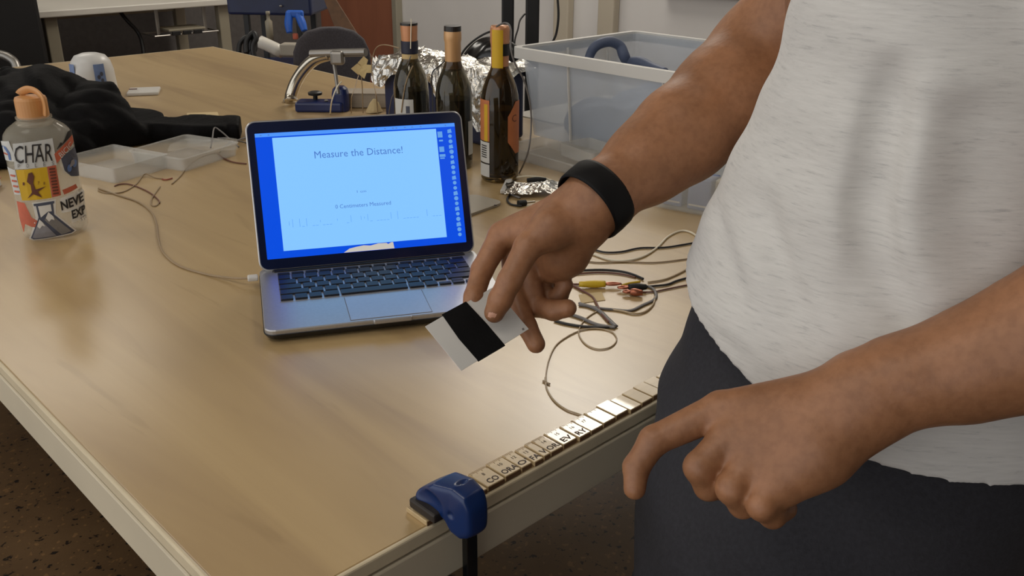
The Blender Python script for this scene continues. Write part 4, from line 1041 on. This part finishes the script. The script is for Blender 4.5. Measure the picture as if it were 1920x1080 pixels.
# clear lids in front of the bin
c_, rz_, w_, d_ = quad_frame(P(1040, 338), P(1118, 318), P(985, 288))
t = thing('plastic_tray', 'clear plastic tray lying before the storage bin', 'lid', (c_[0], c_[1], TZ))
put('tray', tray(c_, rz_, w_, d_, w_ + .008, d_ + .008, .022, .002, .008, TZ + .0005, .004), 'cloudy_plastic', t)
c_, rz_, w_, d_ = quad_frame(P(1085, 312, .03), P(1150, 300, .03), P(1066, 284, .03))
t = thing('small_plastic_box', 'small clear plastic box resting on the clear tray', 'box', (c_[0], c_[1], TZ + .026))
put('tray', tray(c_, rz_, w_ * .9, d_ * .9, w_ * .94, d_ * .94, .026, .002, .006, TZ + .026), 'cloudy_plastic', t)
# plate behind the laptop
e0, e1 = P(868, 411), P(946, 383); ev = _u((e1 - e0)[:2]); fv = np.array([-ev[1], ev[0]])
cc2 = (e1[:2] - ev * .085 + fv * .040)
t = thing('white_plate', 'flat pale plate with a small hole behind the laptop lid', 'plate', (cc2[0], cc2[1], TZ))
put('plate', loft(bmesh.new(), [rrect(.17, .080, .018, TZ + .0005, 5, cc2, math.atan2(ev[1], ev[0])), rrect(.17, .080, .018, TZ + .005, 5, cc2, math.atan2(ev[1], ev[0]))]), 'board_grey', t)
hq = P(929, 385, .005)
put('hole', lathe([(.003, .0), (.003, .0004)], hq, 12), 'groove', t)
# foil packet and plugs
q = P(1000, 362)
g_ = crumple(crumple(grid_bm(-.055, .055, -.032, .032, 22, 14), .005, 21, 90), .002, 22, 240)
g_ = map_bm(g_, lambda x, y, z: (q[0] + x * .72 + y * .66, q[1] - x * .66 + y * .72, TZ + .012 + z * .7 + .008 * math.cos(x * 28) * math.cos(y * 46)))
solo('foil_packet', g_, 'foil', 'small crumpled silver packet lying among the cables', 'packet')
t = thing('adapter_cable', 'white cable looped around the silver packet', 'cable', P(1000, 345))
put('cord', tb([P(955, 352, .002), P(951, 345, .004), P(958, 336, .006), P(985, 331, .006), P(1015, 333, .006), P(1040, 341, .006), P(1052, 350, .004)], .0024, 8), 'wire_white', t, smooth=True)
a, b2 = P(955, 338, .005), P(944, 360, .005); put('plug', bx((a + b2) / 2, (np.linalg.norm(a - b2), .013, .008), math.atan2((a - b2)[1], (a - b2)[0]), .002), 'white_plastic', t)
t = thing('audio_cable', 'dark audio cable with a silver jack plug in front of the packet', 'cable', P(975, 380))
put('cord', tb([P(1030, 342, .003), P(1000, 344, .003), P(972, 350, .003), P(955, 356, .003), P(958, 364, .003), P(975, 371, .006)], .0019, 8), 'wire_grey', t, smooth=True)
put('cord', tb([P(957, 363, .002), P(951, 374, .002), P(958, 383, .002), P(978, 386, .003)], .002, 8), 'wire_black', t, smooth=True)
put('plug', tb([P(972, 382, .005), P(986, 380, .005)], [.0065, .0055], 12, 1), 'black_rubber', t)
put('jack_tip', tb([P(986, 380, .005), P(1003, 378, .005)], .0022, 10, 1), 'chrome', t)
a, b2 = P(988, 338, .006), P(1024, 337, .006); put('splitter', tb([a, (a + b2) / 2, b2], [.004, .006, .004], 10), 'black_rubber', t)
# small clear box with blue packs
e0, e1 = P(1217, 386), P(1322, 406); ev = _u((e1 - e0)[:2]); fv = np.array([-ev[1], ev[0]]); L_ = np.linalg.norm((e1 - e0)[:2])
cc3 = (e0 + e1)[:2] / 2 + fv * .055 + ev * .012; rz3 = math.atan2(ev[1], ev[0])
t = thing('clear_box', 'small clear plastic box between the forearm and the shirt', 'box', (cc3[0], cc3[1], TZ))
put('tray', tray(cc3, rz3, L_ + .024, .11, L_ + .044, .125, .075, .002, .022, TZ + .0005, .004), 'clear_plastic', t)
for k, (u, w2, h2) in enumerate(((-.030, .040, .052), (.022, .045, .060))):
    p_ = cc3 + ev * u - fv * .018
    r = thing('blue_pack', ['blue packet at the narrow end of the small clear box', 'taller blue packet with pale print inside the small clear box'][k], 'packet', (p_[0], p_[1], TZ + .003))
    put('pack', bx((p_[0], p_[1], TZ + .003 + h2 / 2), (w2, .045, h2), rz3, .004), 'pack_blue', r)
    fp = p_ - fv * .0228
    put('print', bx((fp[0], fp[1], TZ + .012), (w2 * .8, .0006, .003), rz3), 'pack_pale', r)
    continue
    put('print', bx((fp[0] + ev[0] * .006, fp[1] + ev[1] * .006, TZ + .02), (.012, .0006, .018), rz3), 'pack_pale', r)
    put('print', bx((fp[0] - ev[0] * .006, fp[1] - ev[1] * .006, TZ + .036), (.006, .0006, .012), rz3), 'pack_pale', r)
p_ = cc3 + ev * .052 + fv * .01
solo('pale_pack', bx((p_[0], p_[1], TZ + .032), (.018, .07, .056), rz3, .004), 'pack_pale', 'pale upright pack at the shirt end of the clear box', 'packet')

# ------------------------------------------------------------------ wires right of the hand
wire('black wire crossing the table behind the hand, uppermost of the wires', [(1085, 462), (1110, 467), (1135, 473), (1165, 472), (1200, 465), (1245, 464), (1285, 458), (1330, 450)], .0016, 'wire_black')
wire('white wire rising in an arch beside the shirt', [(1085, 468), (1108, 475), (1140, 486), (1170, 489), (1205, 481), (1232, 464), (1252, 444), (1275, 433), (1294, 435), (1312, 447), (1330, 460)], .0017, 'wire_white')
wire('thin tan wire lying just below the white wire', [(1090, 488), (1120, 492), (1170, 491), (1230, 492), (1290, 485), (1330, 478)], .0012, 'wire_tan')
wire('dark wire with a frayed end above the yellow clip', [(1060, 507), (1085, 507), (1130, 506), (1165, 509), (1188, 515), (1206, 523)], .0019, 'wire_black')
wire('thin brown wire under the dark wire with the frayed end', [(1062, 517), (1090, 513), (1130, 511), (1165, 514), (1192, 520)], .0013, 'wire_brown')
wire('thin white wire curving towards the shirt above the black clip', [(1215, 529), (1245, 524), (1270, 514), (1300, 498), (1330, 482)], .0014, 'wire_clear')
wire('black wire leading from the black clip to the shirt', [(1205, 538), (1228, 536), (1252, 533), (1270, 526), (1300, 518), (1330, 510)], .0016, 'wire_black')
wire('brown wire beside the black wire at the shirt', [(1195, 548), (1225, 547), (1250, 542), (1285, 535), (1330, 527)], .0012, 'wire_brown')
def alligator(label, p0, p1, m, tipm):
    a, b2 = P(*p0, .006), P(*p1, .006); v = _u(b2 - a); ang = math.atan2(v[1], v[0]); L_ = np.linalg.norm(b2 - a)
    t = thing('alligator_clip', label, 'clip', P(*p0))
    put('boot', tb([a, a + v * L_ * .35, a + v * L_ * .62], [.0038, .0056, .0046], 12, 3), m, t, smooth=True)
    s_ = np.array([-v[1], v[0], 0])
    for sg in (-1, 1):
        put('jaw', tb([a + v * L_ * .6, a + v * L_ * .8 + s_ * .0036 * sg, b2 + s_ * .0008 * sg], [.0022, .0018, .0012], 8, 3), tipm, t, smooth=True)
    return t
alligator('yellow alligator clip with pale jaws right of the curled fingers', (1086, 533), (1165, 532), 'clip_yellow', 'clip_copper')
wire('brown wire running into the yellow clip', [(1062, 535), (1074, 533), (1088, 533)], .0015, 'wire_brown')
alligator('black alligator clip beside the copper clip', (1212, 538), (1158, 539), 'black_rubber', 'clip_copper')
alligator('copper alligator clip lying next to the black clip', (1205, 549), (1168, 546), 'clip_copper', 'clip_copper')
wire('short yellow wire above the black clip', [(1166, 535), (1180, 531), (1200, 528)], .0019, 'clip_yellow')
solo('paper_slip', prism([P(1085, 553, .0003), P(1128, 547, .0003), P(1135, 563, .0003), P(1090, 569, .0003)], (0, 0, .0005)), 'tape_tan', 'tan masking tape slip below the yellow clip', 'paper')
wire('grey ribbon wire looping from the black clip to a V bend', [(1212, 536), (1224, 541), (1230, 552), (1226, 562), (1205, 572), (1182, 582), (1150, 580), (1120, 577), (1092, 570), (1086, 568)], .0024, 'wire_grey', flat=.6)
wire('pale thin wire following the grey ribbon loop', [(1228, 556), (1225, 570), (1210, 584), (1190, 588), (1165, 583), (1140, 579)], .0014, 'wire_clear')
wire('flat dark ribbon wire with a folded end, upper arm of the V', [(1086, 571), (1104, 574), (1124, 583), (1140, 598), (1155, 612)], .0034, 'wire_grey', flat=.5)
wire('flat dark ribbon wire, lower arm of the V', [(1066, 588), (1090, 596), (1118, 608), (1154, 614)], .0032, 'wire_grey', flat=.5)
wire('dark ribbon wire bending around under the curled fingers', [(1040, 601), (1062, 607), (1095, 612), (1130, 613), (1154, 613)], .0028, 'wire_black', flat=.5)
wire('brown wire dropping from the clip to the V bend', [(1074, 535), (1092, 545), (1110, 556), (1118, 568), (1128, 588), (1142, 604)], .0016, 'wire_brown')
wire('clear thin wire in a wide loop on the bright table', [(1025, 720), (1024, 700), (1030, 672), (1042, 648), (1062, 632), (1090, 619), (1120, 616), (1145, 621), (1156, 633), (1152, 645), (1138, 653), (1118, 654), (1098, 645), (1086, 628), (1088, 612), (1100, 596), (1120, 583)], .0009, 'wire_clear')
wire('faint clear wire end curving towards the ruler pieces', [(1022, 708), (1026, 730), (1040, 752), (1062, 768), (1084, 776), (1094, 780)], .0009, 'wire_clear')
wire('tiny dark wire end lying alone on the bright table', [(1018, 714), (1024, 717), (1031, 720)], .0011, 'wire_tan')

# ================================================================== the person
per = thing('person', 'person in a heather grey t-shirt and dark trousers leaning at the table', 'person', (.56, -.24, 0))
vox = .0021
# --- right arm and hand (reaching over the table, holding the card)
R_sh = W(.745, -.17, .655)
S = Solid(W(.22, -.26, .02), W(.83, .20, .74), vox)
S.chain([R_sh, A(1432, 112, .975)], [.062, .056], .02)
S.chain([A(1432, 112, .975), A(1362, 186, .955), A(1276, 254, .928), A(1214, 303, .912), A(1124, 372, .885)], [.0575, .0545, .0465, .0385, .0300], .02)
S.chain([A(1124, 370, .885), A(1080, 405, .885)], [.030, .027], .02)
wj = A(1085, 398, .888)
MC = dict(i=(940, 442, .912), m=(960, 434, .922), r=(983, 436, .932), p=(1006, 448, .938))
for k, r0 in (('i', .0135), ('m', .0135), ('r', .013), ('p', .012)): S.cone(wj, A(*MC[k]), .022, r0, .012)
S.chain([A(1092, 428, .892), A(1058, 478, .912), A(1035, 505, .925)], [.0235, .0215, .014], .014)        # heel of the palm
S.chain([wj, A(1035, 428, .872), A(990, 462, .864)], [.022, .019, .0135], .010)                            # thumb base
S.cone(A(1000, 440, .90), A(1050, 440, .90), .016, .020, .012)
S.chain([A(1000, 470, .93), A(1030, 520, .955)], [.018, .014], .008)
kf = .0035
S.chain([A(990, 462, .864), A(956, 526, .857), A(938, 562, .860), A(927, 586, .8645)], [.0130, .0115, .0112, .0098], kf)
S.chain([A(*MC['i']), A(904, 506, .906), A(889, 556, .890), A(881, 588, .885)], [.0128, .0110, .0098, .0084], kf)
S.chain([A(*MC['m']), A(962, 545, .925), A(988, 612, .905), A(1005, 645, .897)], [.0122, .0105, .0098, .0092], kf)
S.chain([A(*MC['r']), A(1002, 574, .925), A(1038, 582, .908), A(1064, 578, .902)], [.0118, .0108, .0100, .0092], kf)
S.chain([A(*MC['p']), A(1024, 562, .938), A(1048, 556, .928), A(1060, 534, .922)], [.0105, .0094, .0088, .0080], kf)
m_r = S.mesh('arm')
# --- left arm and hand (hanging loosely in front of the hip)
L_sh = W(.415, -.365, .65); L_el = A(2260, 500, .585)
S = Solid(W(.16, -.55, -.06), W(.50, -.06, .72), vox)
S.chain([L_sh, L_el], [.060, .046], .02)
S.chain([L_el, A(2060, 582, .605), A(1918, 650, .628), A(1800, 690, .640), A(1680, 718, .650)], [.047, .046, .0410, .0345, .0292], .02)
S.chain([A(1680, 718, .650), A(1610, 745, .655)], [.0292, .027], .02)
wj = A(1622, 742, .655)
ML = dict(i=(1352, 768, .688), m=(1368, 822, .674), r=(1402, 872, .662), p=(1446, 912, .652))
for k, r0 in (('i', .0140), ('m', .0145), ('r', .014), ('p', .0135)): S.cone(wj, A(*ML[k]), .024, r0, .014)
S.chain([A(1640, 765, .655), A(1530, 850, .655), A(1468, 905, .655)], [.0235, .0235, .016], .014)
S.chain([A(1600, 715, .672), A(1480, 770, .705), A(1400, 830, .715), A(1350, 868, .712)], [.021, .0165, .0120, .0100], .008)
S.cone(A(1500, 800, .665), A(1430, 830, .67), .024, .018, .014)
S.chain([A(*ML['i']), A(1226, 826, .690), A(1193, 876, .690), A(1190, 916, .686)], [.0138, .0112, .0098, .0084], kf)
S.chain([A(*ML['m']), A(1312, 876, .668), A(1328, 912, .676), A(1362, 916, .690)], [.0140, .0116, .0102, .0088], kf)
S.chain([A(*ML['r']), A(1372, 916, .654), A(1392, 946, .666), A(1420, 938, .682)], [.0138, .0112, .0098, .0086], kf)
S.chain([A(*ML['p']), A(1428, 948, .645), A(1448, 966, .656), A(1474, 954, .670)], [.0132, .0104, .0092, .0080], kf)
m_l = S.mesh('arm')
# --- trunk, neck, head, lower legs
S = Solid((.20, -.62, .0), (.98, .12, TZ + 1.06), .006)
S.chain([W(.57, -.23, .05), W(.57, -.22, .25), W(.575, -.22, .48), W(.572, -.225, .60)], [.135, .13, .13, .10], .05)
S.chain([L_sh, W(.49, -.28, .67), W(.57, -.225, .69), W(.66, -.20, .67), R_sh], [.062, .065, .06, .065, .062], .04)
S.chain([W(.57, -.22, .66), W(.56, -.17, .80)], [.060, .055], .03)
HC = W(.55, -.13, .90)
fd = _u(np.array([-.25, 1.0, -.45])); ur = _u(np.cross(fd, np.array([0, 0, 1.]))); hu = np.cross(ur, fd)
HR = np.stack([ur, fd, hu])
hp = lambda r_, f_, u_: HC + ur * r_ + fd * f_ + hu * u_
S.ball(HC, (.074, .094, .108), .01, HR); S.ball(hp(0, .030, -.060), (.056, .066, .062), .03, HR)
S.chain([hp(0, .088, .012), hp(0, .106, -.026)], [.009, .014], .012)
for sg in (-1, 1):
    S.ball(hp(sg * .031, .092, .010), (.015, .012, .010), .008, HR, cut=True); S.ball(hp(sg * .076, -.005, -.010), (.010, .020, .032), .006, HR)
S.chain([hp(-.022, .088, -.062), hp(.022, .088, -.062)], [.008, .008], .008)
for sx_, kx in ((-1, .47), (1, .67)):
    S.chain([W(kx, -.23, 0), (kx, -.19, .42), (kx, -.25, .09), (kx, -.23, .05)], [.085, .058, .042, .04], .03)
    S.chain([(kx, -.25, .06), (kx, -.10, .035)], [.04, .03], .02)
m_b = S.mesh('trunk')
put('body', merge_meshes('body', [m_b, m_r, m_l]), 'skin', per)
for sg in (-1, 1):
    e = put('eye', lathe([(.0, -.011), (.007, -.0085), (.011, 0), (.007, .0085), (.0, .011)], hp(sg * .031, .083, .010), 16, cap0=False, cap1=False), 'eye_white', per, smooth=True)
    put('iris', lathe([(.0, -.004), (.004, 0), (.0, .004)], hp(sg * .031, .0925, .009), 12, cap0=False, cap1=False), 'ink_brown', e)
S = Solid(HC - .17, HC + .17, .005)
S.ball(HC + hu * .012 - fd * .008, (.080, .098, .112), .01, HR); S.ball(hp(0, .085, -.035), (.085, .080, .085), .01, HR, cut=True); S.ball(hp(0, 0, -.12), (.12, .10, .085), .01, HR, cut=True)
x, y, z = S.all(); S.D += (.002 * np.sin(220 * x + 90 * y) * np.sin(150 * z)).astype(np.float32)
put('hair', S.mesh('hair'), 'hair', per)
def nail(c, along, out, L_, w_):
    along = _u(along); out = _u(out - along * (out @ along)); sd = np.cross(along, out); bm = bmesh.new(); rings = []
    for i in range(7):
        s_ = -1 + 2 * i / 6; ring = []
        for j in range(7):
            q = -1 + 2 * j / 6; wd = w_ * (1 - .35 * max(0, s_) ** 3 - .15 * max(0, -s_) ** 3)
            ring.append(c + along * s_ * L_ + sd * q * wd - out * (q * q * .0022 + .0008 * s_ * s_))
        rings.append(ring)
    return loft(bm, rings, False, False, False)
tocam = lambda q: _u(CAM - q)
q = A(926, 584, .8645); put('fingernail', nail(q + tocam(q) * .0098 - ROT[:, 0] * .0030 , A(927, 590, .865) - A(940, 560, .860), tocam(q) - ROT[:, 0] * .5, .0062, .0060), 'nail', per, smooth=True)

# --- t-shirt
S = Solid(W(.26, -.58, .02), W(.94, .10, .74), .0032)
x, y, z = S.all(); h = (z - TZ)
hz = [.02, .10, .18, .28, .38, .48, .58, .68, .74]
cxs = np.interp(h, hz, [.564, .566, .569, .578, .585, .59, .585, .575, .57]).astype(np.float32)
cys = np.interp(h, hz, [-.225, -.220, -.215, -.222, -.232, -.240, -.235, -.225, -.215]).astype(np.float32)
ax_ = np.interp(h, hz, [.208, .209, .205, .197, .194, .198, .190, .13, .06]).astype(np.float32)
by_ = np.interp(h, hz, [.186, .200, .199, .174, .148, .136, .118, .085, .05]).astype(np.float32)
d = (np.sqrt(((x - cxs) / ax_) ** 2 + ((y - cys) / by_) ** 2) - 1) * np.minimum(ax_, by_)
S.D = d.astype(np.float32)
S.chain([W(.57, -.225, .655), L_sh, L_sh + (L_el - L_sh) * .58], [.075, .074, .072], .03)
S.chain([W(.57, -.225, .655), R_sh, R_sh + (A(1432, 112, .975) - R_sh) * .55], [.075, .074, .072], .03)
def crease(pts, amp, sig):
    best = np.full(S.D.shape, 9., np.float32); wgt = np.zeros(S.D.shape, np.float32); ns = len(pts) - 1
    for si, (a, b2) in enumerate(zip(pts[:-1], pts[1:])):
        v = b2 - a; L_ = v @ v
        tt = np.clip(((x - a[0]) * v[0] + (y - a[1]) * v[1] + (z - a[2]) * v[2]) / L_, 0, 1)
        dd = (x - a[0] - tt * v[0]) ** 2 + (y - a[1] - tt * v[1]) ** 2 + (z - a[2] - tt * v[2]) ** 2
        u_ = (si + tt) / ns; wgt = np.where(dd < best, np.minimum(1, 3 * np.minimum(u_ + .0, 1.15 - u_)), wgt); best = np.minimum(best, dd)
    S.D = (S.D + amp * wgt * np.exp(-best / (2 * sig * sig))).astype(np.float32)
def onshirt(px, py, d0=.60):                                       # first point of the sight line inside the cloth
    for d1_ in np.arange(d0, 1.2, .004):
        q = A(px, py, d1_); i = np.round((q - S.lo) / S.v).astype(int)
        if np.all(i >= 0) and np.all(i < S.n) and S.D[tuple(i)] < 0: return q
    return A(px, py, .75)
for line, amp, sig in (([(1690, 90), (1668, 190), (1650, 290), (1634, 380), (1640, 480), (1690, 590)], .030, .011), ([(1740, 100), (1718, 200), (1706, 300), (1700, 420), (1730, 560)], -.012, .020), 
                       ([(1430, 340), (1436, 430), (1470, 520), (1512, 620)], .010, .010), ([(1345, 360), (1352, 450), (1392, 560)], .007, .009), ([(1300, 560), (1340, 620), (1400, 672)], .003, .006),
                       ([(1800, 160), (1790, 260), (1800, 430)], .006, .02), ([(1590, 480), (1600, 570), (1640, 640)], .004, .012)):
    crease([onshirt(*p) for p in line], amp, sig)
wv = .0022 * np.sin(38 * y + 9 * x + 14 * h) * np.sin(16 * h + 20 * x + 1) + .0012 * np.sin(90 * h + 40 * x - 30 * y)
S.D = S.D + wv.astype(np.float32)
inner = S.D + .014
S.D = np.maximum(S.D, (.126 + .15 * (y + .22) + .26 * np.maximum(0, y + .24) + .002 * np.sin(9 * x + 5 * y) - h).astype(np.float32))                       # hem
cav = np.maximum(inner, h - .155 - .15 * (y + .22) - .26 * np.maximum(0, y + .24)).astype(np.float32); S.D = np.maximum(S.D, -cav)                          # hollow above the hem
for sh, el, f in ((L_sh, L_el, .50), (R_sh, A(1432, 112, .975), .46)):
    v = _u(el - sh); c0 = sh + (el - sh) * f
    pl = ((x - c0[0]) * v[0] + (y - c0[1]) * v[1] + (z - c0[2]) * v[2]); near = np.sqrt((x - c0[0]) ** 2 + (y - c0[1]) ** 2 + (z - c0[2]) ** 2) < .12
    S.D = np.where(near & (pl > -.02), np.maximum(S.D, np.where(np.abs((x - .57)) > .17, pl, -1)), S.D).astype(np.float32)
S.ball(W(.57, -.20, .765), (.075, .085, .06), .01, cut=True)
me = S.mesh('t_shirt'); bm = bmesh.new(); bm.from_mesh(me)
for _ in range(4): bmesh.ops.smooth_vert(bm, verts=bm.verts[:], factor=.5, use_axis_x=True, use_axis_y=True, use_axis_z=True)
bm.to_mesh(me); bm.free()
put('t_shirt', me, 'heather_grey', per, smooth=True)

# --- trousers
S = Solid((.26, -.56, .05), (.96, .10, TZ + .20), .0042)
x, y, z = S.all(); h = z - TZ
hz = [-.16, -.05, .05, .14, .2]
ax_ = np.interp(h, hz, [.215, .210, .196, .172, .155]).astype(np.float32); by_ = np.interp(h, hz, [.180, .186, .196, .176, .14]).astype(np.float32)
cxt = np.interp(h, hz, [.545, .548, .560, .575, .575]).astype(np.float32)
d = (np.sqrt(((x - cxt) / ax_) ** 2 + ((y + .200) / by_) ** 2) - 1) * np.minimum(ax_, by_)
S.D = np.maximum(d, np.maximum(h - .215, -.16 - h)).astype(np.float32)
for kx in (.445, .665):
    S.chain([W(kx, -.175, -.02), W(kx, -.16, -.20), (kx, -.165, .42), (kx, -.235, .10)], [.105, .100, .082, .070], .04)
wv = .003 * np.sin(30 * h + 22 * x) * np.sin(26 * y + 15 * x) + .002 * np.sin(60 * h - 45 * y)
S.D = np.maximum(S.D + wv.astype(np.float32), .085 - z)
put('trousers', S.mesh('trousers'), 'trousers', per)
# --- shoes
for kx in (.475, .675):
    S = Solid((kx - .08, -.36, .0), (kx + .08, .06, .16), .004)
    S.chain([(kx, -.27, .05), (kx, -.17, .048), (kx, -.03, .036)], [.046, .048, .036], .02); S.ball((kx, -.25, .09), (.05, .06, .045), .02)
    x, y, z = S.all(); S.D = np.maximum(S.D, (.001 - z) * np.ones_like(S.D))
    put('shoe', S.mesh('shoe'), 'shoe', per)
# --- wrist band
axis = _u(A(1205, 298, .912) - A(1110, 382, .885)); c0 = A(1117, 374, .884)
s1 = _u(np.cross(axis, ROT[:, 2])); s2 = np.cross(axis, s1); rings = []
for rr, zz in ((.0358, -.013), (.0370, -.014), (.0382, -.011), (.0386, 0), (.0382, .011), (.0370, .014), (.0358, .013), (.0354, 0), (.0358, -.013)):
    rings.append([c0 + axis * zz + (s1 * math.cos(a) + s2 * math.sin(a) * .96) * rr for a in [2 * PI * k / 44 for k in range(44)]])
wb = put('wrist_band', loft(bmesh.new(), rings, False, False), 'watch_band', per, smooth=True, label='black wrist band')

# ------------------------------------------------------------------ the card in the right hand
cL, cB, cR, cT = A(797, 612, .856), A(865, 695, .846), A(995, 610, .8815), A(925, 538, .891)
cR = cB + (cT - cL)
n_ = _u(np.cross(cB - cL, cT - cL)); n_ = n_ if n_ @ (CAM - cL) > 0 else -n_
t = thing('card', 'white card with a black tape band held between thumb and finger', 'card', cB)
put('sheet', prism([cL, cB, cR, cT], -n_ * .0008, .00025), 'card_white', t)
e_ = cT - cL; f_ = cB - cL
def cp(a, b2, off=.0): return cL + e_ * a + f_ * b2 + n_ * off
put('tape_band', prism([cp(.255, -.035, .0005), cp(.225, .50, .0005), cp(.235, 1.02, .0005), cp(.625, 1.03, .0005), cp(.62, .5, .0005), cp(.60, -.02, .0005)], -n_ * .0018, .0003), 'cloth_band', t, label='black tape band')
sm = cp(.93, .93, .0006)
put('speck', prism([sm, sm + e_ * .02, sm + e_ * .015 + f_ * .04, sm - e_ * .01 + f_ * .035], n_ * .0002), 'ink_grey', t)

# object kinds that the photograph cannot count
for o in list(COL.objects):
    if o.type == 'MESH' and o.parent is None and 'label' not in o and 'kind' not in o: o['kind'] = 'structure'
